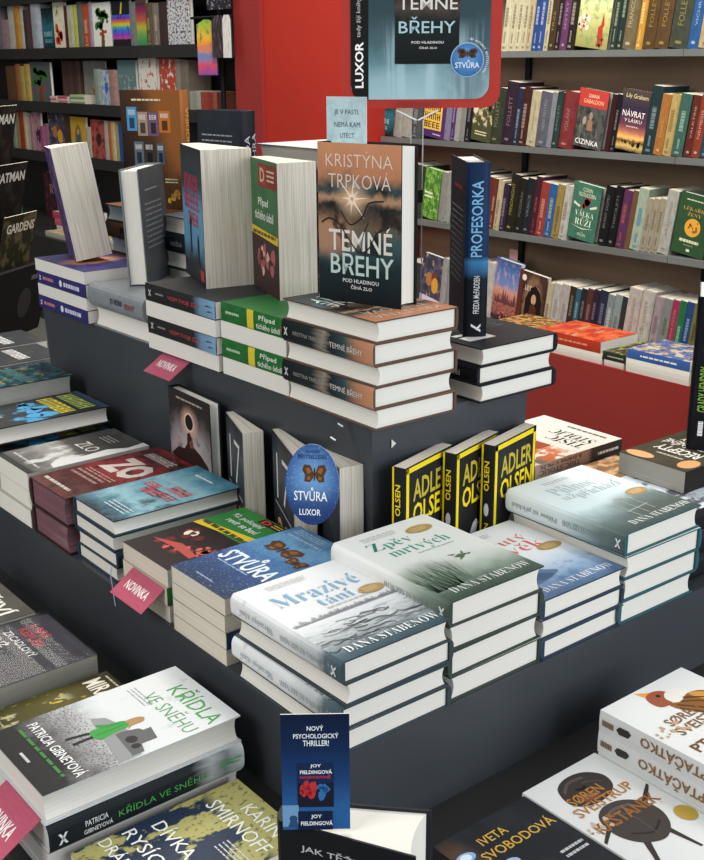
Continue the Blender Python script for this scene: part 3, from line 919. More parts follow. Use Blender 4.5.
    if k == 'food': return [art('f_food', '84807c', ('noise', 4, 4, .5, .65, '9a968f', .6))], [blobs('F', .2, .05, .9, .42, 9, .1, .18, 'b08a5c', 4, 9), blobs('F', .3, .1, .8, .35, 6, .05, .09, '8a6238', 5)]
    if k == 'bag': return [art('f_bag', '5c7478', ('noise', 9, 12, .55, .62, '9ab0b0', .8, .05, .7))], []
    if k == 'flowers': return [art('f_flowers' + c, c, ('noise', 5, 7, .55, .6, tc, .95))], []
    if k == 'saint': return [art('f_saint', 'bc9638')], [E('F', .5, .45, .22, .36, '8a6a20'), E('F', .5, .44, .14, .28, '44586a'), E('F', .5, .62, .08, .08, 'b89070')]
    if k == 'pink': return [art('f_pink', 'a88890', ('noise', 4, 5, .5, .6, '8a5a6a', .8))], [blobs('F', .3, .1, .8, .5, 5, .1, .2, '4a2c38', 3)]
    if k == 'blue': return [art('f_blue' + c, c, ('noise', 4, 5, .5, .6, tc, .8))], [E('F', .55, .5, .2, .16, tc)]
    return [flat(c)], []
FACE_WORDS = {'meadow': 'green meadow cover with small figures', 'teal': 'dark teal cover with pale title', 'yellow': 'purple cover with a yellow title panel', 'olive': 'olive cover with a cream disc', 'cizinka': 'grey cover with a red top band', 'navrat': 'dusk violet cover with glowing windows', 'leaf': 'leafy light green cover', 'valka': 'green cover with a red rose', 'gold': 'dark green cover with a golden seal', 'kids': 'cover picture of children in the dark', 'castle': 'orange castle cover under blue sky', 'arch': 'brown cover with a dark archway',
 'poppy': 'cream cover with red poppies', 'plant': 'cover with a leafy plant', 'rainbow': 'black notebook with rainbow stripes', 'stripes': 'rainbow striped notebook', 'pattern': 'white notebook with dark speckles', 'food': 'grey cover with brown pastries', 'bag': 'teal speckled cover', 'flowers': 'cover with red flower pattern', 'saint': 'gold cover with a blue figure', 'pink': 'dull pink cover', 'blue': 'cover with one round motif'}
def cname(c):
    r, g, b = (int(c[k:k + 2], 16) for k in (0, 2, 4))
    mx, mn = max(r, g, b), min(r, g, b)
    l = 'dark ' if mx < 95 else 'pale ' if mn > 150 else ''
    if mx - mn < 26: return {'dark ': 'black', 'pale ': 'white', '': 'grey'}[l]
    if r == mx: n = ('purple' if b > g + 18 else 'red' if g < r * .52 else 'orange' if g < r * .68 and b < g * .8 else 'brown' if r < 150 else 'tan') if not (g > r * .85 and b < g * .8) else 'yellow'
    elif g == mx: n = 'green' if b < g * .9 else 'teal'
    else: n = 'blue' if r < b * .75 else 'violet'
    return l + n
SHELF_WORDS = {'s1': ('top shelf of right bookcase', 'books on the top shelf of the right bookcase'), 's2': ('middle shelf of right bookcase', 'books on the middle shelf of the right bookcase'), 's3': ('third shelf of right bookcase', 'books on the third shelf of the right bookcase'), 's4': ('red base of right bookcase', 'books standing on the red base'),
 'l1': ('top shelf of black bookcase', 'books on the top shelf of the black bookcase'), 'l2': ('second shelf of black bookcase', 'books on the second shelf of the black bookcase'), 'l3': ('third shelf of black bookcase', 'books on the third shelf of the black bookcase'), 'l4': ('second shelf of black bookcase', 'books on the second shelf of the black bookcase')}
def nth(i): return ['first', 'second', 'third', 'fourth', 'fifth', 'sixth', 'seventh', 'eighth', 'ninth', 'tenth', 'eleventh', 'twelfth', 'thirteenth', 'fourteenth', 'fifteenth', 'sixteenth', 'seventeenth', 'eighteenth', 'nineteenth', 'twentieth', 'twenty-first', 'twenty-second', 'twenty-third', 'twenty-fourth', 'twenty-fifth', 'twenty-sixth', 'twenty-seventh', 'twenty-eighth', 'twenty-ninth', 'thirtieth', 'thirty-first', 'thirty-second', 'thirty-third', 'thirty-fourth'][i]
for key, z, lean in (('s1', 1.522, 7), ('s2', 1.19, 7.5), ('s3', .868, 8), ('s4', .512, 7), ('l1', 1.575, 0), ('l2', 1.255, 0), ('l3', .945, 0), ('l4', 1.255, 0)):
    where, group = SHELF_WORDS[key]
    for i, (yr, wid, h, k, c, tc, tx) in enumerate(ROWS[key]):
        th = R_(lean)
        xs = .066 if key == 'l2' and 6.38 < yr < 7.0 else 0
        if k == 's':
            t = wid * math.cos(th) * .97
            b = spine_book(c, tc, tx, h, t, i)
            # the lower right-hand corner stays on the shelf, the top leans towards it
            M = Matrix.Translation((3.222 + xs, yr, z)) @ Matrix.Rotation(th, 4, 'X') @ Matrix.Translation((0, t / 2, 0)) @ axes((1, 0, 0), (0, 0, 1))
            b.matrix_world = M
            lab = f"{cname(c)} spine, {nth(i)} from the far end, {where}"
            if key == 'l4': lab = f"small {cname(c)} spine, {nth(i)} of the short row beside the red pillar"
        else:
            w = wid / math.cos(th) if lean else wid
            (fm, *_), dec = face_art(tx, c, tc)
            t = .028 if key[0] == 's' else .02
            b = book('book' if tx not in ('rainbow', 'stripes', 'pattern') else 'notebook', w * .98, h, t, hard=True, front=fm, spine=flat(c), edge=c, decals=dec, page=PAGES, split=False)
            x = V3(0, -1, 0); y = V3(0, 0, 1)
            M = Matrix.Translation((3.225 + xs, yr, z)) @ Matrix.Rotation(th, 4, 'X') @ Matrix.Translation((t / 2, w, 0)) @ axes((0, -1, 0), (0, 0, 1))
            b.matrix_world = M
            lab = f"{FACE_WORDS.get(tx, 'cover')}, {nth(i)} from far end, {where}"
        tag(b, lab, 'notebook' if b.name.startswith('notebook') else 'book', group)

# flat books on the red base of the right bookcase
def ledge(y0, y1, x0, x1, zb, t, c, decs, look, spine_c=None, ridx=0, page=None):
    w, h = x1 - x0, y1 - y0
    b = book('book', w, h, t, hard=False, front=c if not isinstance(c, str) else flat(c), spine=flat(spine_c or (c if isinstance(c, str) else '303030')), edge='505050', decals=decs, page=page or PAGES)
    b.matrix_world = flat_at((x0 + x1) / 2, (y0 + y1) / 2, zb, w, h, t, '+x', '+y')
    tag(b, look, 'book', 'flat books along the red base')
Z0 = .512
ledge(2.715, 2.95, 3.02, 3.21, Z0, .03, 'c8c0b4', [], 'pale closed book under the brown patterned one on the red base')
ledge(2.72, 2.945, 3.02, 3.21, Z0 + .03, .03, art('lg_a', '6a4a30', ('noise', 9, 7, .45, .55, 'c89858', .9), ('noise', 14, 12, .55, .6, '2a3a2c', .8)), [], 'brown patterned book lying on the red base beside the dark spine title book', 'b8a890')
ledge(2.41, 2.70, 3.01, 3.21, Z0, .035, 'c9c5ba', [], 'white-edged book under the red and orange one', 'cfcabf')
ledge(2.42, 2.70, 3.01, 3.21, Z0 + .035, .04, art('lg_b', 'b8402c', ('noise', 3, 6, .45, .55, 'd86a3c', .9), ('noise', 2, 9, .58, .64, 'b0a080', .8)), [lines('S', .2, .3, .7, .7, 1, 'd88060')], 'red and orange thick book on the red base', 'a83424')
ledge(2.318, 2.40, 3.01, 3.20, Z0, .02, 'c4beb2', [], 'narrow pale book at the gap on the red base')
ledge(2.312, 2.408, 3.01, 3.21, Z0 + .02, .028, art('lg_c', '34382a', ('noise', 6, 5, .5, .6, 'a09048', .9)), [lines('S', .1, .3, .8, .7, 1, 'a8a890')], 'dark green and gold book on the red base', '243028')
ledge(2.058, 2.305, 3.005, 3.2, Z0, .045, 'd2cec4', [], 'white-edged book under the blue spined one', 'd6d2c8')
ledge(2.06, 2.303, 3.005, 3.2, Z0 + .045, .032, art('lg_d', 'c0b8a8', ('noise', 4, 6, .42, .5, '3a5a98', .9), ('noise', 7, 7, .55, .6, 'd8a850', .9), ('noise', 9, 9, .58, .63, '3a3430', .9)), [lines('S', .2, .3, .8, .7, 1, 'd8e0f0')], 'colourful book with a blue spine on the red base', '3a5a98')
ledge(1.9, 2.05, 3.01, 3.21, Z0, .035, 'c4beb2', [], 'pale book under the black one at the near end of the red base')
ledge(1.9, 2.05, 3.01, 3.21, Z0 + .035, .035, '2c2624', [lines('S', .1, .5, .9, .9, 1, 'a8a098'), lines('S', .3, .15, .9, .4, 1, 'a8a098')], 'black book lying at the near end of the red base')
# books on the base of the black bookcase
def lflat(x0, y0, x1, y1, zb, t, c, look, sp):
    b = book('book', x1 - x0, y1 - y0, t, hard=False, front=art('lf' + c, c, ('noise', 3, 4, .48, .56, 'd0c8b0', .9)), spine=flat(sp), edge=sp, page=PAGES)
    b.matrix_world = flat_at((x0 + x1) / 2, (y0 + y1) / 2, zb, x1 - x0, y1 - y0, t, '+x', '+y')
    tag(b, look, 'book', 'flat books on the black base')
for i, (c, sp) in enumerate((('c0b8a0', 'c8c4bc'), ('d0a8a0', 'c0606a'), ('c8b8b0', 'b8485c'))):
    lflat(3.0, 6.3 + .02 * i, 3.2, 6.62 + .02 * i, Z0 + .04 * i, .04, c, f"{ORD[2 - i]} book of the pink edged pile on the black base", sp)
lflat(2.87, 5.86, 3.08, 6.17, Z0, .035, 'c8b068', 'yellow patterned flat book at the front of the black base', 'b8b4a8')
lflat(2.87, 6.2, 2.99, 6.5, Z0, .03, 'b8a070', 'tan patterned flat book on the black base beside the pink pile', 'a8a498')
lflat(2.89, 5.5, 3.1, 5.8, Z0, .05, 'b0a8a0', 'greyish flat book on the black base behind the upright fanned books', 'b0aca4')
b = book('book', .26, .3, .03, hard=True, front=art('lf_re', '3a2228', ('noise', 4, 5, .5, .62, '6a3038', .8)), edge='241a1c', decals=[T('F', 'Re', .3, .55, .7, .75, '9a8078', True)])
b.matrix_world = Matrix.Translation((3.25, 7.28, Z0)) @ axes((0, -1, 0), (0, 0, 1)) ; tag(b, 'dark maroon large book standing on the black base near the green bottle', 'book')
mb = MB(); GREENB = flat('5a8a4a', .3)
for a, c, ra, rb in ((0, .14, .03, .03), (.14, .19, .03, .012), (.19, .22, .012, .012)):
    n = 14
    for i in range(n):
        A, B = 2 * math.pi * i / n, 2 * math.pi * (i + 1) / n
        mb.face([(ra * math.cos(A), ra * math.sin(A), a), (ra * math.cos(B), ra * math.sin(B), a), (rb * math.cos(B), rb * math.sin(B), c), (rb * math.cos(A), rb * math.sin(A), c)], GREENB)
bt = empty('bottle', Matrix.Translation((3.1, 7.42, Z0))); tag(bt, 'green bottle on the base of the black bookcase', 'bottle'); obj('body', mb, bt)
mb = MB(); mb.tube((0, 0, .22), (0, 0, .245), .014, flat('8fae7a', .4)); obj('cap', mb, bt)
# small flat piles on the second shelf of the black bookcase
for q, (y, cs) in enumerate(((6.965, ('c8b8a8', 'b8707a', 'c8b0a8')), (6.835, ('c06a70', 'd0a8a0', 'b05060')), (6.63, ('7a9a70', 'c8c8b0', '6a8a60', 'a8b890')))):
    for i, c in enumerate(cs):
        L = (.09, .13, .19)[q]; b = book('book', .075, L, .013, hard=False, front=flat(c), edge=c); b.matrix_world = flat_at(3.244, y + .003 * i, 1.255 + .013 * i, .075, L, .013, '+x', '+y')
        tag(b, f"{ORD[len(cs) - 1 - i]} booklet of the {('pale pink', 'red', 'green')[q]} pile on the second shelf, black bookcase", 'booklet', 'flat booklets on the second shelf of the black bookcase')
mb = MB(); mb.box(3.256, 3.045, .67, 3.2566, 3.088, .797, flat('b88a88')); o = obj('page_marker', mb); tag(o, 'small pink card standing up behind the castle cover on the red base', 'bookmark')

# ------------------------------------------------------------------ the front row: four piles of white jacketed hardbacks
UP = [('+x', '+y')]
LOGO_K = [P('S', [(.03, .25), (.03, .36), (.1, .36), (.1, .25)], 'e4e6e8')]
def klogo(u=.045, c='dfe2e4', s=1):
    return [PS('S', [[(u - .018, .28), (u - .006, .28), (u + .026, .66), (u + .014, .66)], [(u + .014, .28), (u + .026, .28), (u - .006, .66), (u - .018, .66)]], c)]
def badge(cu, cv, ru=.15, rv=.055):
    return [E('F', cu, cv, ru, rv, 'a98d58'), lines('F', cu - ru * .6, cv - rv * .5, cu + ru * .62, cv + rv * .5, 3, 'c8b488', .5, 4)]
def cracks():
    r = random.Random(12)
    out = []
    for i in range(26):
        v = r.uniform(.1, .37)
        u = r.uniform(-.02, .8)
        n = r.randint(3, 6)
        pts = [(min(1, max(0, u + k * .06 + r.uniform(-.015, .015))), v + r.uniform(-.016, .016) - k * .004) for k in range(n)]
        out.append(curve('F', pts, r.uniform(.003, .011), r.choice(('4a5054', '62686c', '3a4044', '7c8286')), 4))
    return out
def white_mraz(): return book('book', .152, .207, .0275, front=art('mraz', 'e6e9ea', ('ramp', 90, [(0, '3a4c56'), (.07, '4c606a'), (.16, '8d979a'), (.26, 'b6bcbe'), (.36, 'cfd4d6'), (.44, 'd8dbdd'), (1, 'dcdfe0')], .1, 7), ('noise', 3.5, 22, .5, .68, '5c6266', .7, .07, .38), ('noise', 7, 40, .55, .68, 'e8eaea', .5, .1, .4)),
    spine=art('mraz_s', 'dfe3e5', ('ramp', 0, [(0, '42545e'), (.13, '55666e'), (.2, 'b4babc'), (.38, 'cdd2d4'), (.45, 'dce0e2'), (1, 'e2e5e7')], .06, 5), ('noise', 30, 2, .55, .7, 'b4babd', .5)), edge='39434a',
    decals=[*cracks(), ridge('F', .02, .98, .43, .06, 44, '94979a', 4), ridge('F', .3, .98, .435, .045, 36, '77797d', 9), T('F', 'Mrazivé', .12, .665, .9, .8, '7ea6c2', True), T('F', 'tání', .4, .545, .72, .65, '7ea6c2', True), lines('F', .22, .88, .6, .94, 3, 'b0a8a2', .3), lines('F', .4, .505, .8, .52, 1, 'b0b0b0', .7)] + badge(.865, .555, .115, .05) +
    [T('F', 'DANA STABENOW', .1, .05, .96, .115, 'eef0f0', True), T('S', 'DANA STABENOW', .16, .34, .52, .62, '8c9498', True), T('S', 'Mrazivé tání', .58, .36, .9, .68, '9aa2a8', True)] + klogo())
def white_zpev(): return book('book', .15, .212, .032, front=art('zpev', 'e6e9e6', ('ramp', 90, [(0, '3c4c42'), (.09, '4f6054'), (.2, '8b9a8e'), (.33, 'c4ccc4'), (.46, 'd6dad6'), (1, 'dde0de')], .14, 5), ('blob', .2, .3, .3, .16, .5, '6a7a64', .6, .7)), spine=art('zpev_s', 'e0e3e0', ('ramp', 0, [(0, '45554b'), (.2, '7c8a7e'), (.4, 'ccd2cc'), (.5, 'e0e3e0'), (1, 'e4e6e4')], .1, 6)), edge='39443f',
    decals=[blades('F', .03, .42, .14, 70, .12, .34, .012, '5d7060', 3), blades('F', .02, .3, .12, 40, .1, .28, .012, '3f5244', 5), T('F', 'Z', .13, .74, .26, .84, '2c7a68', True), T('F', 'pěv', .27, .71, .56, .825, '4a9484', True), T('F', 'mrtvých', .2, .585, .82, .71, '4a9484', True), lines('F', .18, .87, .55, .93, 3, 'b0a8a2', .3), lines('F', .4, .565, .8, .58, 1, 'a8b0a8', .7)] + badge(.74, .84, .14, .05) +
    [PS('F', [[(.56, .4), (.63, .42), (.7, .4), (.63, .37)], [(.58, .42), (.54, .45), (.61, .43)], [(.66, .42), (.7, .45), (.68, .41)], [(.6, .38), (.57, .35), (.63, .37)], [(.68, .4), (.74, .395), (.7, .38)]], '5c6a54'), T('F', 'DANA STABENOW', .12, .06, .95, .125, 'dfe4de', True), T('S', 'DANA STABENOW', .16, .34, .52, .62, '88928a', True)] + klogo())
def white_krut(): return book('book', .152, .203, .027, front=art('krut', 'e2e7ea', ('ramp', 90, [(0, '4a6282'), (.1, '6480a4'), (.24, '92abc8'), (.36, 'bccbdc'), (.5, 'e0e5ea'), (1, 'e4e8ea')], .2, 5), ('noise', 5, 7, .52, .64, '4c6a8c', .6, .02, .34)), spine=art('krut_s', '7e98b6', ('ramp', 0, [(0, '506a8a'), (.3, '7d97b8'), (.6, 'c0ccd8'), (1, 'e0e4e8')], .1, 6)), edge='2c3a4c',
    decals=[T('F', 'Krutý', .22, .68, .82, .8, 'cf6a62', True), T('F', 'věk', .44, .56, .86, .68, 'cf6a62', True), lines('F', .2, .87, .6, .93, 3, 'a8a8b0', .3)] + badge(.84, .53, .14, .055) + [P('F', soft([(.02, .2), (.12, .27), (.22, .25), (.34, .34), (.44, .29), (.52, .24), (.4, .2), (.2, .17)]), '56708f'), P('F', soft([(.2, .22), (.3, .29), (.36, .27), (.44, .22), (.32, .19)]), '415a7a'), T('F', 'DANA STABENOW', .12, .06, .95, .125, 'dfe6ee', True)] + klogo())
def white_pul(): return book('book', .155, .207, .032, front=art('puln', 'd4e0e4', ('ramp', 90, [(0, '3c4a4c'), (.1, '4a5a5a'), (.22, '66787a'), (.34, '9ab0b4'), (.46, 'c6d8de'), (.7, 'd6e2e6'), (1, 'dde6e9')], .16, 5), ('blob', .75, .25, .4, .18, .5, '4c524a', .7, .5)), spine=art('puln_s', 'c8d6da', ('ramp', 0, [(0, '4a585a'), (.18, '687674'), (.36, 'a4b6b8'), (.5, 'cad8dc'), (1, 'd2dee2')], .1, 6)), edge='2f5960',
    decals=[T('F', 'Půlnoc', .2, .69, .74, .82, 'a9bcc2', True), T('F', 'už', .18, .6, .34, .68, 'a9bcc2', True), T('F', 'přichází', .34, .55, .9, .68, '9fb4ba', True), lines('F', .3, .87, .64, .92, 2, 'a0acb0', .3)] + badge(.84, .43, .13, .05) +
    [PS('F', [[(.4, .12), (.41, .12), (.41, .36), (.4, .36)], [(.52, .14), (.53, .14), (.53, .42), (.52, .42)], [(.64, .16), (.65, .16), (.65, .38), (.64, .38)], [(.38, .34), (.52, .41), (.52, .425), (.38, .355)], [(.52, .41), (.68, .36), (.68, .375), (.52, .425)], [(.38, .22), (.68, .24), (.68, .25), (.38, .23)]], '9aa6a2'), T('F', 'DANA STABENOW', .2, .06, .98, .125, 'd8dedc', True), T('S', 'DANA STABENOW', .2, .34, .5, .64, '7c8c90', True), T('S', 'Půlnoc už přichází', .54, .36, .94, .68, '7c8c90', True)] + klogo())
A, B = ('+x', '+y'), ('-x', '-y')
MID = 'on the middle step'
stack('mraz', white_mraz, .152, .207, .0275, (.648, .827, .8, 1.034), .8, [B, A, B, A], 'white hardback with blue serif title and cracked ice', 'the front corner pile', 'white hardbacks piled at the front corner', 'ice picture hardback', seed=4)
stack('zpev', white_zpev, .15, .212, .032, (.803, .83, .953, 1.042), .8, [A, B, A, B][::1] and [B, A, B, A], 'white hardback with green title and reeds', 'the reed picture pile', 'white and green hardbacks piled in the front row', 'green reed picture hardback', seed=5)
stack('krut', white_krut, .152, .203, .027, (.957, .83, 1.109, 1.033), .8, [A, B, A], 'white hardback with red title over blue', 'the low front pile', 'white and blue hardbacks piled in the front row', 'blue bottomed hardback', seed=6)
stack('pul', white_pul, .155, .207, .032, (1.106, .828, 1.261, 1.035), .8, [A, B, B, A], 'pale blue hardback with greenhouse picture', 'the tall right front pile', 'pale blue hardbacks piled in the front row', 'teal edged hardback', seed=7)
# dark books at the right end of the front row and the onion cookbook on them
def dark_right(): return book('book', .15, .2, .035, front=art('dark_right', 'c4ccd4', ('noise', 5, 6, .45, .6, '2a2e38', .9)), spine=flat('1c1d22'), edge='222228', decals=[lines('S', .1, .3, .6, .7, 1, 'b8c0d0')])
stack('dark_right', dark_right, .15, .2, .0345, (1.275, .83, 1.425, 1.03), .8, [('+y', '-x')] * 3, 'dark spined book', 'the pile under the onion cookbook', 'dark spined books at the right end', seed=8, jit=.004)
def onion(): return book('book', .118, .21, .034, hard=False, front=art('onion', '403c30', ('noise', 5, 5, .4, .7, '4e4838', .8)), spine=flat('1e1c1a'), edge='34302a', page=GREYP,
    decals=[T('F', 'RECEPTY', .2, .62, .85, .74, 'dcd8d0', off=.02), T('F', 'ZACHRÁNĚNÉ', .12, .48, .92, .6, 'dcd8d0', off=.02), T('F', 'ZAHRADY', .25, .38, .8, .46, 'dcd8d0', off=.02), lines('F', .3, .78, .7, .83, 1, 'b8b0a0'), lines('F', .3, .28, .75, .33, 2, 'a8a090')] + [E('F', .85, .16, .16, .1, 'd8a878'), E('F', .78, .93, .2, .06, 'd0a070'), E('F', .14, .86, .12, .1, 'c89868'), E('F', .12, .3, .1, .08, 'd0a474'), P('F', [(.66, .2), (.6, .28), (.72, .25)], '8aa04a'), T('S', 'RECEPTY', .08, .25, .5, .75, 'dcd8d0', off=.02)])
b = onion(); b.matrix_world = flat_at(1.435, .962, .8 + .1035, .118, .21, .034, '+y', '-x'); tag(b, 'thick cookbook with onions on its dark cover, below the black upright book', 'book')
b2 = book('book', .14, .232, .036, front=flat('17181d', .35), spine=art('guide_s', '15161b', ('noise', 4, 4, .5, .7, '20222a', .6)), edge='17181d', decals=[T('S', 'GRADY HENDRIX', .26, .25, .56, .7, '86b04a', off=.01), T('S', 'PRŮVODCE', .6, .25, .84, .62, 'dfe2e4', off=.01), lines('S', .1, .3, .2, .7, 1, 'dfe2e4', .5)])
b2.matrix_world = fan_at((1.428, .952), (1.54, 1.03), .8 + .1035 + .034); tag(b2, 'black upright book with green and white spine lettering on the onion cookbook', 'book')
# beside the upper step, right side
def gold_story(): return book('book', .178, .218, .026, hard=False, front=art('zlate', 'd6d2c8', ('ramp', 90, [(0, 'd8d6ce'), (.5, 'dcd8d0'), (.62, 'c87a50'), (.8, 'b8653c'), (.9, '6a6456'), (1, '5a564a')], .25, 5), ('noise', 6, 7, .52, .6, 'e4e0d8', .9)), spine=art('zlate_s', 'b8a294', ('ramp', 0, [(0, '3a3430'), (.36, '463c36'), (.42, 'b08874'), (1, 'c4b4a8')], .1, 5)), edge='c0b4a8',
    decals=[ridge('F', .45, .95, .62, .2, 7, '4a3c36', 3), P('F', [(.3, .55), (.75, .58), (.75, .72), (.5, .8), (.3, .68)], '9a4a30'), T('F', 'TISÍC', .08, .34, .5, .46, '2c2a2a', True), T('F', 'STOLIC', .1, .2, .6, .32, '2c2a2a', True), lines('F', .1, .06, .6, .12, 1, '6a6460'), lines('S', .05, .3, .3, .7, 1, 'd8d0c8'), T('S', 'TISÍC STOLIC', .5, .45, .95, .85, '4a4038'), T('S', 'A DÁMA V MLŽE', .48, .12, .95, .4, '4a4038')])
stack('zlate', gold_story, .178, .218, .026, (1.31, 1.17, 1.528, 1.348), .8, [('+y', '+x'), ('+y', '-x'), ('+y', '-x')], 'terracotta town picture paperback', 'the pile right of upper step', 'town picture paperbacks', seed=9)
def food(): return book('book', .12, .2, .025, hard=False, front=art('food_c', '8a6a48', ('noise', 6, 6, .45, .58, 'd8b088', .9), ('noise', 8, 9, .58, .64, 'a83c2c', .9)), spine=flat('a89078'), edge='907860')
stack('food', food, .12, .2, .03, (1.30, 1.04, 1.50, 1.16), .8, [('+y', '-x')] * 2, 'food picture paperback', 'the pile between town picture and onion books', 'food picture paperbacks', seed=10)

# ------------------------------------------------------------------ left row of the middle step
L = ('-y', '+x')
LB = ('+y', '+x')   # page side turned the other way, face down
def stvura(): return book('book', .125, .202, .0228, hard=False, front=art('stvura', '30507c', ('ramp', 90, [(0, '22304e'), (.3, '2c4674'), (.55, '4a78a8'), (.8, '6a9cc0'), (1, '3c6490')], .5, 5), ('noise', 40, 60, .58, .66, 'a8c4d8', .5), ('noise', 5, 6, .55, .7, '1e2e50', .5, 0, .5)), spine=flat('2c3c5c'), edge='9a948a', page=CREAM,
    decals=[T('F', 'STVŮRA', .08, .3, .92, .52, 'd8e2e8', off=.02), lines('F', .15, .27, .7, .3, 1, '8aa4bc'), lines('F', .3, .06, .6, .085, 1, '8aa4bc'), lines('F', .1, .9, .6, .97, 3, '9ab4c8'), lines('F', .1, .84, .7, .88, 1, '9ab4c8')] + BUTTER('F', .42, .68, .3, .14) + BUTTER('F', .78, .62, .16, .1))
def BUTTER(sf, cu, cv, w, h):
    s = lambda pts: [(cu + a * w, cv + b * h) for a, b in pts]
    return [PS(sf, [s([(-.05, 0), (-.3, .45), (-.75, .5), (-.9, .2), (-.7, -.1), (-.75, -.45), (-.35, -.5), (-.1, -.25)]), s([(.05, 0), (.3, .45), (.75, .5), (.9, .2), (.7, -.1), (.75, -.45), (.35, -.5), (.1, -.25)])], '553621'),
            PS(sf, [s([(-.2, .1), (-.45, .35), (-.65, .25), (-.5, -.05)]), s([(.2, .1), (.45, .35), (.65, .25), (.5, -.05)]), s([(-.3, -.15), (-.55, -.2), (-.5, -.38), (-.3, -.35)]), s([(.3, -.15), (.55, -.2), (.5, -.38), (.3, -.35)])], '8a5a30'), PS(sf, [s([(-.04, -.4), (.04, -.4), (.05, .3), (-.05, .3)])], '2a1c14')]
stack('stvura', stvura, .125, .202, .0228, (.652, 1.06, .854, 1.185), .8, [L, LB, L, L], 'blue paperback with moths and pale title', 'the left row blue pile', 'blue moth paperbacks in the left row', 'blue moth paperback', seed=11, jit=.015)
def crime(): return book('book', .12, .198, .0255, hard=False, front=art('crime', '2a2020', ('ramp', 90, [(0, '2a2020'), (.5, '241c1c'), (.6, '2a1c1c'), (.605, '2f7a3c'), (1, '37843f')], .0, 3), ('noise', 5, 7, .55, .62, 'b04040', .8, .18, .5)), spine=flat('2f7a3c'), edge='a8a094', page=CREAM,
    decals=[P('F', [(0, .56), (1, .66), (1, .735), (0, .635)], 'd4b830'), lines('F', .05, .6, .95, .68, 1, '4a4418', .5), T('F', '92. policejní', .12, .83, .7, .9, 'dfe6dc', off=.015), T('F', 'revír se baví', .2, .755, .8, .82, 'dfe6dc', off=.015), P('F', [(.5, .91), (.92, .91), (.92, .99), (.5, .99)], '3a2420'), T('F', 'D', .54, .92, .68, .98, 'd84838', off=.03), lines('F', .72, .925, .9, .98, 2, 'd8c040'), E('F', .3, .44, .09, .055, 'dcd0c4'), blobs('F', .3, .15, .9, .45, 9, .03, .08, 'c45a50', 4), blobs('F', .15, .2, .7, .5, 6, .04, .09, '5a2020', 5), P('F', [(.1, .2), (.5, .3), (.9, .26), (.9, .2), (.5, .22)], 'a84840')])
stack('crime', crime, .12, .198, .0255, (.656, 1.203, .854, 1.323), .8, [L, LB, L], 'green topped paperback with yellow tape band', 'the left row crime pile', 'green crime paperbacks in the left row', 'green crime paperback', seed=12)
def teal(): return book('book', .124, .21, .0238, front=art('teal', '5a8ca0', ('ramp', 90, [(0, '27323a'), (.14, '4a6e7e'), (.3, '88b0ba'), (.5, '5e90a0'), (.66, '8ab4be'), (.85, '5a90a4'), (1, '3e6c80')], .55, 4), ('noise', 3, 3, .52, .66, '24343c', .8, .28, .62)), spine=flat('24303a'), edge='2a3c48',
    decals=[scrib('F', .28, .42, .62, .52, 5, 'c0484c', 3), scrib('F', .5, .56, .88, .66, 5, 'c0484c', 4), scrib('F', .14, .5, .4, .58, 4, 'b0484c', 6), scrib('F', .6, .45, .9, .53, 4, 'c0484c', 5), lines('F', .4, .1, .9, .2, 3, 'c8d8dc', .25), lines('F', .3, .86, .7, .9, 1, 'd0e0e4', .5)])
stack('teal', teal, .124, .21, .0238, (.66, 1.354, .87, 1.478), .8, [L, LB, L, L], 'teal hardback with red letters', 'the left row pile behind the crime paperbacks', 'teal hardbacks in the left row', 'teal hardback', seed=13)
def red_zo(): return book('book', .122, .225, .0455, page=paper('plum', '84606a', '5c3a40', 900), front=art('redzo', '6a2c2c', ('ramp', 90, [(0, '6a3c34'), (.3, '5a2a28'), (.42, '8a3034'), (.75, '90343a'), (.86, '3a2a2c'), (1, 'a03c40')], .4, 5), ('noise', 5, 7, .5, .62, '28201f', .8)), spine=flat('4a2628'), edge='40282a', decals=[T('F', 'ZO', .16, .46, .9, .74, 'dcd2cc', off=.05), lines('F', .15, .36, .9, .42, 2, 'b89890', .4, 3), scrib('F', .2, .82, .85, .9, 7, 'd8ccc6', 4), lines('F', .1, .06, .8, .12, 1, 'd8ccc4'), lines('F', .1, .26, .8, .36, 2, 'a89088')])
st5 = stack('redzo', red_zo, .122, .225, .0455, (.65, 1.487, .875, 1.609), .8, [L, L], 'red film wrapped hardback with big letters', 'the left row wrapped pile', 'film wrapped red hardbacks', 'film wrapped red hardback', seed=14, jit=.004)
def wrap(bk, g=.0016):
    w, h, t, _ = bk['dims']
    r = random.Random(5)
    mb = MB()
    def sheet(f, nu, nv):
        for i in range(nu):
            for j in range(nv):
                mb.face([f(i / nu, j / nv), f((i + 1) / nu, j / nv), f((i + 1) / nu, (j + 1) / nv), f(i / nu, (j + 1) / nv)], FILM)
    rip = lambda u, v: .0009 * math.sin(31 * u + 7 * v) * math.sin(23 * v + 2)
    x0, x1, y0, y1, z0, z1 = -.006 - g, w + g, -g, h + g, -t / 2 - .0002, t / 2 + g
    sheet(lambda u, v: (x0 + (x1 - x0) * u, y0 + (y1 - y0) * v, z1 + abs(rip(u * 3, v * 4))), 10, 14)
    sheet(lambda u, v: (x1 + abs(rip(u * 2, v)), y0 + (y1 - y0) * u, z0 + (z1 - z0) * v), 14, 3)
    sheet(lambda u, v: (x0 + (x1 - x0) * u, y0 - abs(rip(u, v)) * 2, z0 + (z1 - z0) * v), 10, 4)
    sheet(lambda u, v: (x0 - abs(rip(u * 2, v)), y0 + (y1 - y0) * u, z0 + (z1 - z0) * v), 14, 3)
    o = obj('shrink_wrap', mb, bk)
    o['label'] = 'clear wrinkled shrink wrap film'
    return o
for q in st5: wrap(q)
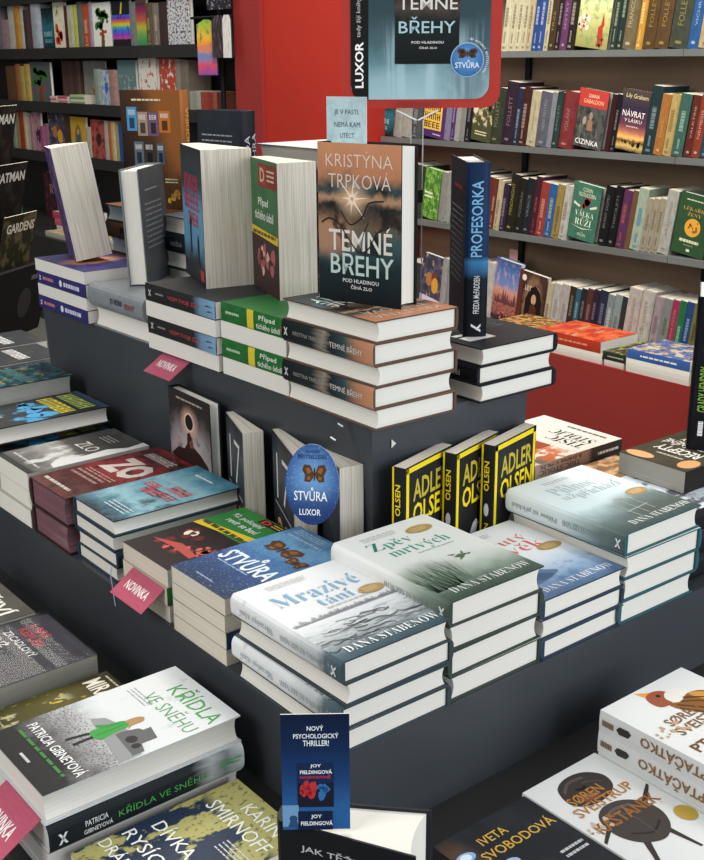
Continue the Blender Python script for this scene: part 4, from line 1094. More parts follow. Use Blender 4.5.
def zlo(): return book('book', .124, .213, .0305, hard=False, front=art('zlo', '4c4a48', ('ramp', 90, [(0, '3a3a3a'), (.2, '6a6866'), (.4, '9a9894'), (.55, '4a4846'), (.8, '3a3836'), (1, '4c4a48')], .5, 4), ('noise', 4, 3, .52, .62, 'c8c8c6', .9, .1, .5)), spine=flat('8a8884'), edge='b0aca4',
    decals=[P('F', [(0, 0), (0, .05), (1, .05), (1, 0)], '2a2a2a'), PS('F', [[(.72, .3), (.82, .5), (.78, .7), (.9, .85), (.84, 1), (1, 1), (1, .2), (.85, .22)]], 'c8c9c8'), T('F', 'ZLO', .3, .56, .72, .68, 'cfcbc6', off=.0), lines('F', .25, .78, .6, .88, 3, 'a8a49e', .3), lines('F', .1, .1, .9, .14, 1, 'b8b4b0')], page=PAGES)
stack('zlo', zlo, .124, .213, .0305, (.652, 1.622, .865, 1.746), .8, [LB, L, L], 'grey smoke pictured paperback', 'the left row pile behind the wrapped books', 'grey paperbacks in the left row', 'grey paperback', seed=15)
def harbour(): return book('book', .128, .215, .03, front=art('barry', '2e3234', ('noise', 5, 6, .5, .6, '3e86b8', .9, .2, .62), ('ramp', 90, [(0, '2c3032'), (.9, '2c3032'), (1, '3c4e68')], 0, 2), ('noise', 3, 4, .52, .62, '4c9ccc', .9, .22, .55)), spine=flat('26282a'), edge='26282a', decals=[scrib('F', .1, .6, .92, .74, 6, 'cfc23c', 3), scrib('F', .1, .78, .9, .92, 5, 'a8bc60', 4), blobs('F', .15, .3, .85, .55, 9, .06, .14, '4c9ccc', 3), scrib('F', .2, .08, .6, .2, 4, 'b0b0ac', 4)])
stack('harbour', harbour, .128, .215, .0425, (.662, 1.782, .877, 1.91), .8, [L, L, L], 'dark hardback with yellow lettering, blue splashes', 'the left row far pile', 'dark hardbacks with yellow lettering', 'dark hardback', seed=16)
def wrapped_blue(): return book('book', .125, .21, .05, front=art('wrblue', '2c4450', ('noise', 8, 10, .48, .6, '4c8a94', .9), ('noise', 6, 8, .56, .64, 'b0aa50', .9)), spine=flat('203038'), edge='28383e', decals=[scrib('F', .1, .3, .9, .42, 7, 'b8b060', 2), scrib('F', .1, .55, .9, .66, 7, '6aa0a8', 3)])
for q in stack('wrblue', wrapped_blue, .125, .21, .049, (.672, 1.93, .88, 2.055), .8, [L, L, L], 'film wrapped teal and yellow thick book', 'the farthest left row pile', 'film wrapped teal books', 'film wrapped teal book', seed=17, jit=.004)[-1:]: wrap(q)
def far_black(): return book('book', .14, .2, .034, hard=False, front=art('farblack', '34363a', ('noise', 4, 5, .5, .7, '46484a', .8)), spine=flat('2a2c2e'), edge='3c3c3c', page=PAGES, decals=[scrib('F', .15, .55, .85, .68, 6, 'c8c8c8', 3), scrib('F', .2, .3, .7, .38, 5, 'a8a8a8', 5)])
for i, (y, nm) in enumerate(((2.10, 'the first pile beyond the upper step'), (2.25, 'the second pile beyond the upper step'), (2.40, 'the last pile beyond the upper step'))):
    stack('farblack', far_black, .14, .2, .034, (.78 + .03 * i, y, .98 + .03 * i, y + .14), .8, [L, L, L], 'black paperback', nm, 'black paperbacks at the far end', seed=18 + i)

# ------------------------------------------------------------------ upper step, front row
FD = ('+x', '-y')    # face down, spine to the left
BK = ('-x', '-y')    # face up, fore edge to the left
BRAND = klogo(.05, 'cfd2d2')
def temne(): return book('book', .139, .197, .0284, front=art('temne', '1d2426', ('ramp', 90, [(0, '14181c'), (.22, '1c2a2e'), (.4, '3a5458'), (.5, '6a5848'), (.6, '2a2a2a'), (.72, '3a4a4c'), (.82, 'b47c5c'), (1, 'c48a66')], .22, 4), ('blob', .12, .42, .3, .12, .5, 'b08468', .8, .5), ('noise', 4, 4, .5, .62, '16191b', .85, .3, .76), ('blob', .42, .66, .13, .08, .9, 'd8b898', .8, 0), ('blob', .42, .66, .045, .03, .7, 'fff4e4', 1, 0), ('band', 'v', .64, .68, .03, 'e0b088', .6, .1)),
    spine=art('temne_s', '1c2022', ('ramp', 0, [(0, '14181a'), (.35, '20282a'), (.48, '8a8074'), (.55, '1c2426'), (.7, '2c4448'), (.84, 'a8785c'), (1, 'c08868')], .16, 5)), back=art('temne_b', '1a1e20', ('ramp', 90, [(0, '14181a'), (.8, '20282a'), (1, 'b88060')], .2, 4)), edge='5a463c', round_=.07,
    decals=[PS('F', [[(.42 + .012 * math.cos(a + 1.57), .66 + .008 * math.sin(a + 1.57)), (.42 + r_ * math.cos(a), .66 + r_ * .66 * math.sin(a)), (.42 - .012 * math.cos(a + 1.57), .66 - .008 * math.sin(a + 1.57))] for a, r_ in ((.1, .2), (.8, .12), (1.5, .16), (2.3, .22), (3.1, .14), (3.9, .12), (4.6, .16), (5.4, .24))], 'f0dcc4'), T('F', 'KRISTÝNA', .1, .855, .9, .955, 'd8cdc2', off=-.012), T('F', 'TRPKOVÁ', .13, .725, .88, .835, 'd8cdc2', off=-.012), T('F', 'TEMNÉ', .13, .33, .9, .5, 'd6d2ca', off=.008), T('F', 'BŘEHY', .15, .18, .92, .355, 'b8ccc8', off=.008), T('F', 'POD HLADINOU', .3, .13, .74, .155, 'd0d0cc', off=.015), T('F', 'ČÍHÁ ZLO', .4, .09, .66, .118, 'd0d0cc', off=.015),
            curve('F', [(.04, .5), (.14, .53), (.26, .5), (.36, .42), (.5, .33), (.62, .36), (.72, .46), (.86, .5)], .012, '33231e'), curve('F', [(.28, .58), (.4, .5), (.55, .56), (.62, .64), (.8, .66)], .01, '2e221e'), curve('F', [(.52, .33), (.56, .45), (.62, .52)], .009, '33231e'),
            T('S', 'KRISTÝNA TRPKOVÁ', .14, .38, .48, .62, 'a8a49e', off=-.01), T('S', 'TEMNÉ BŘEHY', .55, .34, .9, .68, 'd0ccc6')] + BRAND)
stack('temne', temne, .139, .197, .0284, (.889, 1.064, 1.028, 1.261), 1.05, [BK, FD, BK, FD, BK], 'dark and copper hardback', 'the corner pile of the upper step', 'dark and copper hardbacks on the upper step', 'dark and copper hardback', seed=21)
# the standing copy is thicker
Z1 = 1.05 + 5 * .0284
def temne_std():
    bk = book('book', .133, .206, .037, front=_art['temne'], spine=_art['temne_s'], back=flat('17191b'), edge='1c1e20',
        decals=[PS('F', [[(.42 + .012 * math.cos(a + 1.57), .66 + .008 * math.sin(a + 1.57)), (.42 + r_ * math.cos(a), .66 + r_ * .66 * math.sin(a)), (.42 - .012 * math.cos(a + 1.57), .66 - .008 * math.sin(a + 1.57))] for a, r_ in ((.1, .2), (.8, .12), (1.5, .16), (2.3, .22), (3.1, .14), (3.9, .12), (4.6, .16), (5.4, .24))], 'f0dcc4'), T('F', 'KRISTÝNA', .1, .855, .9, .955, 'd8cdc2', off=-.012), T('F', 'TRPKOVÁ', .13, .725, .88, .835, 'd8cdc2', off=-.012), T('F', 'TEMNÉ', .13, .33, .9, .5, 'd6d2ca', off=.008), T('F', 'BŘEHY', .15, .18, .92, .355, 'b8ccc8', off=.008), T('F', 'POD HLADINOU', .3, .13, .74, .155, 'd0d0cc', off=.015), T('F', 'ČÍHÁ ZLO', .4, .09, .66, .118, 'd0d0cc', off=.015),
            curve('F', [(.04, .5), (.14, .53), (.26, .5), (.36, .42), (.5, .33), (.62, .36), (.72, .46), (.86, .5)], .012, '33231e'), curve('F', [(.28, .58), (.4, .5), (.55, .56), (.62, .64), (.8, .66)], .01, '2e221e'), curve('F', [(.52, .33), (.56, .45), (.62, .52)], .009, '33231e')])
    return bk
b = temne_std(); b.matrix_world = fan_at((.945, 1.232), (.978, 1.102), Z1); tag(b, 'standing dark hardback with copper sky and large white title, on the corner pile', 'book')
# bookmark card tucked in it
def card(name, w, h, th, mt, decals, M, label, cat='sign', edge=None, group=None):
    """a flat printed card; u,v decals on its front (local +z)"""
    root = empty(name, M)
    mb = MB()
    mb.box(0, 0, -th, w, h, 0, edge or flat('d8d4cc'))
    mb.face([(0, 0, .0001), (w, 0, .0001), (w, h, .0001), (0, h, .0001)], mt, [(0, 0), (1, 0), (1, 1), (0, 1)])
    for li, D in enumerate(decals):
        if D[0] == 'T':
            _, sf, s, u0, v0, u1, v1, c, serif, off, slant = D
            V, F = glyphs(s, serif, off)
            xs, ys = [p[0] for p in V], [p[1] for p in V]
            sx, sy = (u1 - u0) / (max(xs) - min(xs)), (v1 - v0) / (max(ys) - min(ys))
            pts = [((p[0] - min(xs)) * sx + u0, (p[1] - min(ys)) * sy + v0) for p in V]
            polys = [[pts[i] for i in f] for f in F]
        else: _, sf, polys, c = D
        for q in polys: mb.face([(u * w, v * h, .0003 + li * .00004) for u, v in q], flat(c) if isinstance(c, str) else c, list(q))
    obj('printed_card', mb, root)
    tag(root, label, cat, group)
    return root
card('bookmark', .062, .1, .0008, art('bm', 'b4cdd2', ('noise', 4, 5, .4, .7, '9dbcc6', .9), ('noise', 14, 10, .58, .62, '6a8c98', .6, 0, .35)), [T('F', 'JE V PASTI.', .2, .76, .82, .84, '3a4a50'), T('F', 'NEMÁ KAM', .2, .62, .84, .7, '3a4a50'), T('F', 'UTÉCT.', .34, .48, .72, .56, '3a4a50')],
     axes((.32, -.95, 0), (0, 0, 1), (.9505, 1.238, Z1 + .162)), 'pale blue card standing up out of the dark copper hardback', 'bookmark')
def prip(): return book('book', .135, .166, .0275, hard=False, front=art('prip', '3a6b3e', ('noise', 4, 5, .45, .65, '2f5a34', .8)), spine=art('prip_s', '276b32', ('noise', 9, 3, .45, .65, '1f5828', .8)), edge='2f6a38', page=PAGES,
    decals=[P('S', [(.42, 0), (.52, 0), (.52, 1), (.42, 1)], 'd4c038'), T('S', 'Případ', .6, .5, .84, .86, 'e0e8dc', off=.01), T('S', 'tichého údolí', .56, .12, .92, .42, 'e0e8dc', off=.01), P('S', [(.93, .3), (.98, .3), (.98, .6), (.93, .6)], 'b83a30'), lines('S', .08, .3, .3, .7, 1, 'a8c8a8', .35)])
stack('prip', prip, .135, .166, .0275, (.897, 1.265, 1.032, 1.431), 1.05, [BK, FD, BK, FD], 'green spined crime paperback', 'the green pile on the upper step', 'green crime paperbacks on the upper step', 'green crime paperback', seed=22)
b = book('book', .134, .199, .03, T_=.064, hard=False, front=art('prip_f', '3d6a44', ('noise', 4, 5, .45, .65, '335c3a', .8)), spine=flat('2f5a34'), back=flat('1c1c1c'), edge='5a2a24', page=FAN,
    decals=[P('F', [(.3, .8), (1, .8), (1, .97), (.3, .97)], '7a2e26'), P('F', [(.33, .81), (.6, .81), (.6, .96), (.33, .96)], '8f3a30'), T('F', 'D', .38, .835, .55, .94, 'c8a890', off=.02), lines('F', .64, .84, .92, .94, 3, 'd0b8a0'), T('F', 'Případ', .28, .64, .66, .72, 'dfe4da', off=.01), T('F', 'tichého údolí', .14, .55, .86, .62, 'dfe4da', off=.01), P('F', [(0, .43), (1, .4), (1, .46), (0, .49)], 'd0b43c'), lines('F', .05, .42, .95, .47, 1, '5a5020', .5), P('F', [(0, 0), (1, 0), (1, .4), (0, .43)], '3c2c2c'), blobs('F', .2, .05, .85, .34, 9, .05, .1, 'a05a58', 3), blobs('F', .3, .1, .8, .34, 5, .04, .07, 'd8a898', 5)])
b.matrix_world = fan_at((1.022, 1.503), (.997, 1.372), 1.05 + 4 * .0275); tag(b, 'fanned open green crime paperback standing on the green pile', 'book')
def vidim(): return book('book', .14, .21, .0272, hard=False, front=art('vidim', '26282a', ('noise', 3, 3, .5, .7, '34383a', .8)), spine=art('vidim_s', '242426', ('ramp', 0, [(0, '242426'), (.7, '2a2628'), (.8, '6a8aa8'), (1, '7ea4c4')], .12, 6)), edge='303234', page=PAGES,
    decals=[lines('F', .3, .62, .6, .7, 1, 'c8c8c4', .9), P('F', [(.5, .5), (.7, .5), (.7, .56), (.5, .56)], 'd8d8d4'), T('S', 'VIDÍM TVOJE ZLO', .34, .3, .78, .64, 'c04a4c'), lines('S', .16, .42, .28, .6, 1, '8a8a8a', .6), PS('S', [[(.88, .3), (.98, .36), (.92, .4)], [(.86, .6), (.97, .64), (.9, .7)]], '2a3a4c')] + klogo(.07, 'c0c0c0'))
stack('vidim', vidim, .14, .21, .0272, (.89, 1.437, 1.03, 1.647), 1.05, [BK, FD, BK, FD], 'black paperback with red spine title', 'the pile left of the green paperbacks', 'black paperbacks with red spine titles', 'black paperback', seed=23)
b = book('book', .158, .212, .034, T_=.085, hard=False, front=art('vidim_f', '2c3a48', ('ramp', 90, [(0, '26282c'), (.15, '2c3238'), (.3, '5a8cac'), (.55, '5e92b4'), (.7, '34424c'), (1, '24282a')], .25, 4)), spine=flat('242628'), back=flat('26282a'), edge='26282a', page=FAN,
    decals=[scrib('F', .15, .68, .85, .8, 5, 'a83c58', 3), scrib('F', .12, .54, .88, .66, 5, 'a83c58', 5), scrib('F', .3, .42, .8, .52, 4, 'b03c50', 7), PS('F', [[(.35, .2), (.42, .2), (.42, .4), (.46, .46), (.4, .5), (.34, .42)], [(.7, .14), (.78, .14), (.78, .32), (.74, .38), (.69, .32)]], '1c2834'), P('F', [(.8, .04), (.95, .04), (.95, .12), (.8, .12)], 'b04038')])
b.matrix_world = fan_at((1.005, 1.679), (.974, 1.517), 1.05 + 4 * .0272); tag(b, 'fanned open blue and black paperback with red letters, standing on the black pile', 'book')
def krvavy(): return book('book', .14, .198, .0375, front=art('kgrey', '8c9094', ('noise', 3, 4, .45, .7, '9a9ea2', .7)), spine=art('kgrey_s', '7e848a', ('noise', 6, 3, .45, .7, '8c9298', .7)), edge='7c8084', decals=[T('S', 'JO NESBØ', .42, .32, .64, .66, '33363a', off=.02), T('S', 'KRVAVÝ', .68, .32, .86, .66, '8a3c3c', off=.02)])
stack('kgrey', krvavy, .14, .198, .0375, (.9, 1.669, 1.04, 1.867), 1.05, [BK, FD], 'grey hardback with plain grey cover', 'the grey pile on the upper step', 'grey hardbacks on the upper step', 'grey hardback', seed=24)
b = book('book', .134, .2, .034, front=flat('84888c'), spine=flat('6c7176'), back=art('kgrey_b', '5a5f64', ('noise', 3, 4, .4, .7, '656a70', .7)), edge='74797e', decals=[lines('K', .15, .3, .85, .72, 9, 'a0a4a8', .3), lines('K', .2, .8, .7, .83, 1, 'b0b4b8')])
b.matrix_world = fan_at((1.047, 1.868), (.949, 1.779), 1.05 + 2 * .0375, (-.02, .02)); tag(b, 'standing grey hardback showing its page edge, on the grey pile', 'book')
def purp(): return book('book', .135, .207, .0238, hard=False, front=art('purp', '3a3570', ('noise', 4, 4, .5, .6, '2c2a60', .8), ('blob', .5, .5, .4, .16, .4, 'd89a60', .8, .9)), spine=art('purp_s', '332e6c', ('noise', 8, 3, .45, .65, '2a2660', .8)), edge='3a3570', page=PAGES,
    decals=[lines('S', .12, .35, .4, .65, 1, 'c07a8a', .8, 2), E('S', .5, .5, .03, .28, 'dcdce4', 9), lines('S', .56, .32, .9, .68, 1, 'c8c8e0', .9, 3)] + klogo(.06, 'd8d8e8'))
stack('purp', purp, .135, .207, .0238, (.892, 1.872, 1.027, 2.079), 1.05, [FD, BK, FD, BK], 'violet paperback with gold flash cover', 'the violet pile, upper step', 'violet paperbacks on the upper step', 'violet paperback', seed=25)
b = book('book', .145, .205, .024, T_=.07, hard=False, front=art('purp_f', '4a3c70', ('noise', 4, 6, .5, .58, '8a6a78', .8), ('noise', 6, 8, .55, .62, '2a2650', .9)), spine=flat('3a3570'), back=flat('2a4a60'), edge='3a3a58', page=FAN)
b.matrix_world = fan_at((.982, 2.095), (.955, 1.952), 1.05 + 4 * .0238, (-.125, .085)); tag(b, 'fanned open violet paperback leaning sideways on the violet pile', 'book')
# upper step, back row
def prof(): return book('book', .15, .165, .0256, front=flat('23262b', .35), spine=flat('17191e', .35), back=art('prof_b', '26292e', ('noise', 3, 4, .45, .7, '2e3238', .7)), edge='1c1e24', decals=[lines('K', .3, .5, .9, .92, 6, '6a7076', .2), Q('K', .12, .24, .46, .38, 'd4d4d0'), Q('K', .12, .42, .3, .48, 'd4d4d0'), T('S', 'FREIDA', .2, .35, .4, .65, 'b8bcc0')] + klogo(.9, 'd0d4d8'))
stack('prof', prof, .15, .165, .0256, (1.078, 1.068, 1.228, 1.233), 1.05, [BK, A, ('-x', '+y')], 'black hardback with white sticker', 'the black pile, upper step', 'black hardbacks on the upper step', 'black hardback', seed=26, jit=.006)
b = book('book', .138, .24, .033, front=flat('1d2530', .4), spine=art('prof_s', '15233a', ('ramp', 0, [(0, '14171c'), (.34, '161b24'), (.38, '2c5680'), (.44, '3a78a8'), (.47, '1a3050'), (.7, '1c3458'), (1, '16294a')], .03, 8)), back=art('prof_k', '1f242c', ('noise', 3, 4, .45, .7, '262c36', .7)), edge='2a2f38',
    decals=[T('S', 'PROFESORKA', .47, .3, .9, .78, '7ab4dc', off=.012), T('S', 'FREIDA McFADDEN', .14, .36, .36, .62, 'c8ccd0', off=.012), PS('S', [[(.03, .28), (.045, .28), (.08, .7), (.065, .7)], [(.065, .28), (.08, .28), (.05, .5), (.04, .45)]], 'dfe2e4'), lines('K', .12, .28, .9, .74, 13, '7c828a', .22), lines('K', .3, .82, .8, .87, 1, '8a3a3a')])
b.matrix_world = fan_at((1.1235, 1.1275), (1.2027, 1.2405), 1.05 + 3 * .0256); tag(b, 'standing dark blue hardback with light blue spine title, on the black pile', 'book')
def hodina(): return book('book', .138, .205, .0308, front=art('hod', '6a4224', ('noise', 3, 4, .45, .7, '8a5428', .8)), spine=art('hod_s', '8a4e26', ('ramp', 0, [(0, '2a2220'), (.3, '7a4422'), (.7, 'a05c2a'), (1, '4a3020')], .15, 6)), edge='4a3222', decals=[lines('S', .3, .3, .8, .7, 1, '2a201a', .9)])
stack('hod', hodina, .138, .205, .0308, (1.045, 1.872, 1.183, 2.077), 1.05, [FD, BK, FD, BK, FD, BK], 'orange brown spined hardback', 'the tall brown pile in the back row', 'orange brown hardbacks in the back row', 'orange brown hardback', seed=27)
def vrazda(): return book('book', .138, .21, .0308, front=flat('5a6068'), spine=flat('1f2226'), edge='2c3036', decals=[T('S', 'VRAŽDA', .2, .35, .4, .65, '9a9ea4')] + klogo(.08, 'c8ccd0'))
stack('vrazda', vrazda, .138, .21, .0308, (1.045, 1.655, 1.183, 1.865), 1.05, [BK, FD, BK, BK, FD, BK], 'grey topped dark spined hardback', 'the tall dark pile in the back row', 'dark spined hardbacks in the back row', 'dark spined hardback', seed=28)
def plainw(): return book('book', .138, .158, .0325, front=flat('c4c6c8'), spine=flat('a8acb0'), edge='44464a', page=GREYP)
stack('plainw', plainw, .138, .158, .0325, (1.045, 1.385, 1.183, 1.543), 1.05, [BK] * 10, 'pale grey hardback', 'the tallest pile in the back row', 'pale hardbacks behind the fanned green paperback', 'pale hardback', seed=29)
ZB = 1.05 + 6 * .0308
covers = []
for i, (u, v, w, h, c) in enumerate(((.1, .66, .17, .2, '4a90c0'), (.28, .62, .17, .2, 'a08878'), (.46, .62, .17, .2, '6a5470'), (.64, .65, .19, .18, 'b87030'), (.2, .37, .16, .2, '5a6a78'), (.37, .37, .18, .2, '3a342e'), (.58, .38, .13, .18, '4a5a70'), (.15, .1, .15, .18, '2c3a44'), (.32, .1, .16, .18, '343a40'), (.5, .1, .17, .17, '8a5a2c'))):
    c2 = '%02x%02x%02x' % tuple(int(int(c[k:k + 2], 16) * .45) for k in (0, 2, 4))
    covers += [Q('K', u, v, u + w, v + h, c), Q('K', u + w * .25, v + h * .1, u + w * .75, v + h * .55, c2), scrib('K', u + w * .15, v + h * .68, u + w * .85, v + h * .88, 3, 'd8d4cc', i)]
b = book('book', .131, .214, .026, front=flat('5a3a22'), spine=art('hod_sp', 'a86a34', ('ramp', 0, [(0, '3a2a20'), (.3, '7a4c28'), (1, 'b0703a')], .1, 4)), back=art('hod_b', '6a4428', ('ramp', 30, [(0, '1e1a18'), (.4, '33261c'), (.75, '4e3420'), (1, '8a562a')], .2, 4)), edge='7a4c28',
    decals=covers + [lines('K', .2, .91, .7, .93, 1, 'd8c8a8', .8), lines('K', .7, .22, .92, .27, 2, 'd8c8a8'), blobs('K', .7, .06, .92, .18, 7, .03, .06, 'd0a040', 4), T('S', '24. HODINA', .42, .3, .86, .72, 'd8a050', off=.015)])
b.matrix_world = fan_at((1.12, 1.885), (1.062, 2.002), ZB); tag(b, 'standing brown and orange hardback with small cover pictures on its back', 'book')
b = book('book', .12, .184, .034, front=flat('22262c'), spine=flat('23272e', .4), back=art('vr_b', '272b32', ('noise', 3, 4, .45, .7, '2e333a', .7)), edge='2a2e36', decals=[lines('K', .1, .34, .85, .8, 9, '9aa0a8', .25), T('S', 'VRAŽDA', .32, .5, .78, .88, 'c8ccd0', off=.01), T('S', 'NENÍ HRA', .3, .08, .8, .42, 'c8ccd0', off=.01)])
b.matrix_world = fan_at((1.112, 1.668), (1.104, 1.788), ZB); tag(b, 'standing black hardback with small print on its back, in the back row', 'book')

# ------------------------------------------------------------------ books standing in the gap at the foot of the upper step
b = book('book', .132, .205, .02, front=art('eclipse', '2a2424', ('blob', .5, .5, .5, .26, .6, 'b0a6a6', .9, .7), ('noise', 5, 6, .55, .68, '2a2424', .6), ('blob', .5, .78, .17, .1, .5, 'd8a890', .7, .2)), spine=flat('222022'), back=flat('19191b'), edge='1c1c1e',
    decals=[E('F', .5, .78, .12, .078, 'd8b8a8'), E('F', .5, .78, .095, .062, '171414'), P('F', [(.02, .46), (.2, .54), (.36, .55), (.43, .6), (.44, .68), (.5, .7), (.55, .66), (.56, .6), (.74, .56), (.9, .5), (1, .42), (1, .34), (.86, .42), (.82, .34), (.76, .24), (.75, .4), (.68, .42), (.62, .3), (.56, .2), (.56, .38), (.5, .42), (.44, .32), (.37, .2), (.38, .38), (.33, .44), (.26, .34), (.18, .26), (.22, .42)], '2b1916'), blobs('F', .44, .58, .56, .66, 5, .02, .04, '8a4a3c', 2), lines('F', .2, .93, .85, .96, 1, 'a89890', .5)])
b.matrix_world = fan_at((.885, 1.565), (.879, 1.433), .8); tag(b, 'standing black hardback with a solar eclipse over a clawed hand', 'book')
seven = art('seven', '26262a', ('ramp', 90, [(0, '1c1c20'), (.5, '2a3038'), (.75, '4a5258'), (1, '2c2a2c')], .3, 4), ('noise', 4, 5, .52, .64, '6a5a50', .5, .3, .8))
sd = [T('F', '17', .2, .5, .8, .86, 'd4d0ca', off=-.015), T('F', '22', .2, .06, .8, .36, 'c8a878'), P('F', [(.1, .45), (.9, .41), (.9, .425), (.1, .465)], '9a9a9a')]
b = book('book', .112, .19, .012, T_=.032, hard=False, front=seven, spine=flat('1c1c20'), back=flat('202024'), edge='a8a298', page=FAN, decals=sd)
b.matrix_world = fan_at((.9, 1.425), (.87, 1.317), .8); tag(b, 'fanned paperback with a thin 17 on its cover, beside the eclipse hardback', 'book')
b = book('book', .122, .192, .012, T_=.034, hard=False, front=seven, spine=flat('1c1c20'), back=flat('202024'), edge='a8a298', page=FAN, decals=sd)
b.matrix_world = fan_at((.902, 1.305), (.867, 1.188), .8); tag(b, 'fanned paperback with a thin 17, partly behind the oval moth sign', 'book')
b = book('book', .086, .19, .014, T_=.036, hard=False, front=seven, spine=flat('1c1c20'), back=flat('202024'), edge='a8a298', page=FAN)
b.matrix_world = fan_at((.905, 1.197), (.888, 1.112), .8); tag(b, 'fanned paperback whose pale page edge shows right of the oval sign', 'book')
YEL = 'e8d020'
def adler(): return book('book', .118, .198, .02, hard=False, front=art('adler', '1e1f21', ('noise', 3, 4, .45, .7, '28292c', .7)), spine=flat('1e1f21'), back=flat('3c3d40'), edge='2a2a2a', page=CREAM,
    decals=[frame('F', .02, .01, .985, .99, .055, .035, YEL), T('F', 'ADLER', .16, .74, .9, .89, 'b8a838', off=.02), T('F', 'OLSEN', .16, .57, .92, .72, YEL, off=.02), PS('F', [[(.3, .3), (.42, .42), (.5, .44), (.56, .4), (.5, .34), (.56, .22), (.44, .28), (.34, .22)], [(.26, .2), (.36, .26), (.3, .28)]], 'c8ccd0'), T('F', 'ŠARLATÁN', .2, .08, .86, .16, 'c8c8c8'), Q('S', .0, .84, 1, .99, YEL), T('S', 'OLSEN', .66, .34, .88, .74, YEL, off=.02), E('S', .52, .5, .05, .2, 'c8ccd0', 9), T('S', 'ŠARLATÁN', .1, .3, .42, .7, YEL, off=.01)])
for i, (sp, fo, lb) in enumerate((((.918, 1.052), (1.031, 1.084), 'leftmost'), ((1.008, 1.052), (1.121, 1.084), 'middle'), ((1.072, 1.043), (1.186, 1.072), 'frontmost'))):
    o = use('adler', adler, fan_at(sp, fo, .8)); tag(o, f"{('leftmost', 'middle', 'rightmost')[i]} of the three black and yellow paperbacks against the upper step", 'book', 'black and yellow paperbacks against the upper step')

# ------------------------------------------------------------------ lower step, left row
PL = ('-y', '+x')
def kridla(): return book('book', .147, .243, .035, front=art('kridla', 'd8dcde', ('ramp', 90, [(0, '1f1f1f'), (.14, '242424'), (.22, '606060'), (.34, '98989a'), (.46, 'c4c8ca'), (.55, 'd0d4d6'), (1, 'd4d8da')], .3, 4), ('noise', 60, 80, .5, .58, '4a4a4a', .8, .2, .42), ('noise', 4, 4, .58, .68, 'a8adb2', .5, .6, 1.1)), spine=art('kridla_s', '1c2226', ('ramp', 0, [(0, '1b2025'), (.72, '1d2327'), (.82, '9aa0a4'), (.9, '70787c'), (1, 'c4ccd0')], .12, 6)), edge='c2c6c8',
    decals=[T('F', 'KŘÍDLA', .3, .84, .96, .965, '4c9a50', off=.0), T('F', 'VE SNĚHU', .26, .715, .95, .82, '5a9460', off=-.008), lines('F', .1, .68, .42, .74, 3, '8a8e90', .25), P('F', [(.3, .43), (.98, .37), (.98, .48), (.74, .53), (.52, .52), (.36, .49)], '8c8e8f'), P('F', [(.62, .5), (.66, .57), (.7, .58), (.7, .62), (.86, .6), (.86, .52), (.96, .5), (.96, .44), (.62, .46)], '5e5f60'), E('F', .76, .5, .05, .028, '2c2c2c'), E('F', .86, .49, .035, .022, '2c2c2c'),
            curve('F', [(.5, .4), (.47, .33), (.45, .26)], .03, '252628'), curve('F', [(.55, .4), (.545, .33), (.55, .27)], .03, '252628'), P('F', soft([(.47, .375), (.61, .385), (.6, .47), (.585, .545), (.53, .56), (.485, .535), (.47, .46)]), '3b9442'), P('F', soft([(.485, .53), (.46, .47), (.415, .43), (.43, .42), (.48, .44), (.51, .5)]), '348a3c'), curve('F', [(.54, .39), (.545, .46), (.54, .53)], .01, '2c7434'), P('F', soft([(.505, .55), (.51, .61), (.545, .635), (.59, .615), (.59, .56), (.62, .53), (.56, .55)]), 'a5825a'),
            T('F', 'PATRICIA GIBNEYOVÁ', .08, .17, .95, .235, 'e4e6e6', off=.01), lines('F', .1, .12, .9, .14, 1, '3f7a44', .8), lines('F', .4, .05, .56, .065, 1, 'c8c8c8', .9),
            T('S', 'KŘÍDLA VE SNĚHU', .33, .36, .79, .66, '4fa054', off=-.004), T('S', 'PATRICIA', .17, .52, .28, .72, 'd0d4d6', off=.01), T('S', 'GIBNEYOVÁ', .16, .26, .3, .46, 'd0d4d6', off=.01), blobs('S', .86, .3, .96, .7, 7, .02, .04, '4a9a4c', 3)] + klogo(.06, 'd8dcde'))
stack('kridla', kridla, .147, .243, .0346, (.38, .99, .623, 1.137), .675, [('-y', '+x'), ('+y', '+x'), ('-y', '+x')], 'hardback with a green coated figure in snow', 'the lower step snow pile', 'snow picture hardbacks on the lower step', 'dark spined snow picture hardback', seed=31, jit=.004)
def karin(): return book('book', .14, .21, .0145, hard=False, front=art('karin', 'a8a468', ('noise', 3, 3, .46, .5, '28344a', 1, -.2, .78), ('noise', 24, 24, .56, .62, '1f2a3c', .6)), spine=flat('28344a'), edge='8a8650',
    decals=[T('F', 'KARIN', .36, .86, .82, .94, 'e4e6e0', off=0), T('F', 'SMIRNOFF', .14, .73, .92, .82, 'e4e6e0', off=0), T('F', 'DÍVKA', .1, .42, .62, .52, 'e8eae4', off=0), T('F', 'RYSÍCH', .04, .27, .66, .37, 'e8eae4', off=0), T('F', 'DRÁPŮ', .02, .14, .5, .24, 'e8eae4', off=0), lines('F', .62, .58, .95, .68, 4, 'c8ccc8', .3)])
stack('karin', karin, .14, .21, .0145, (.4, .842, .61, .982), .675, [PL, PL], 'yellow and navy paperback', 'the low pile before the snow hardbacks', 'yellow and navy paperbacks', seed=32, jit=.004)
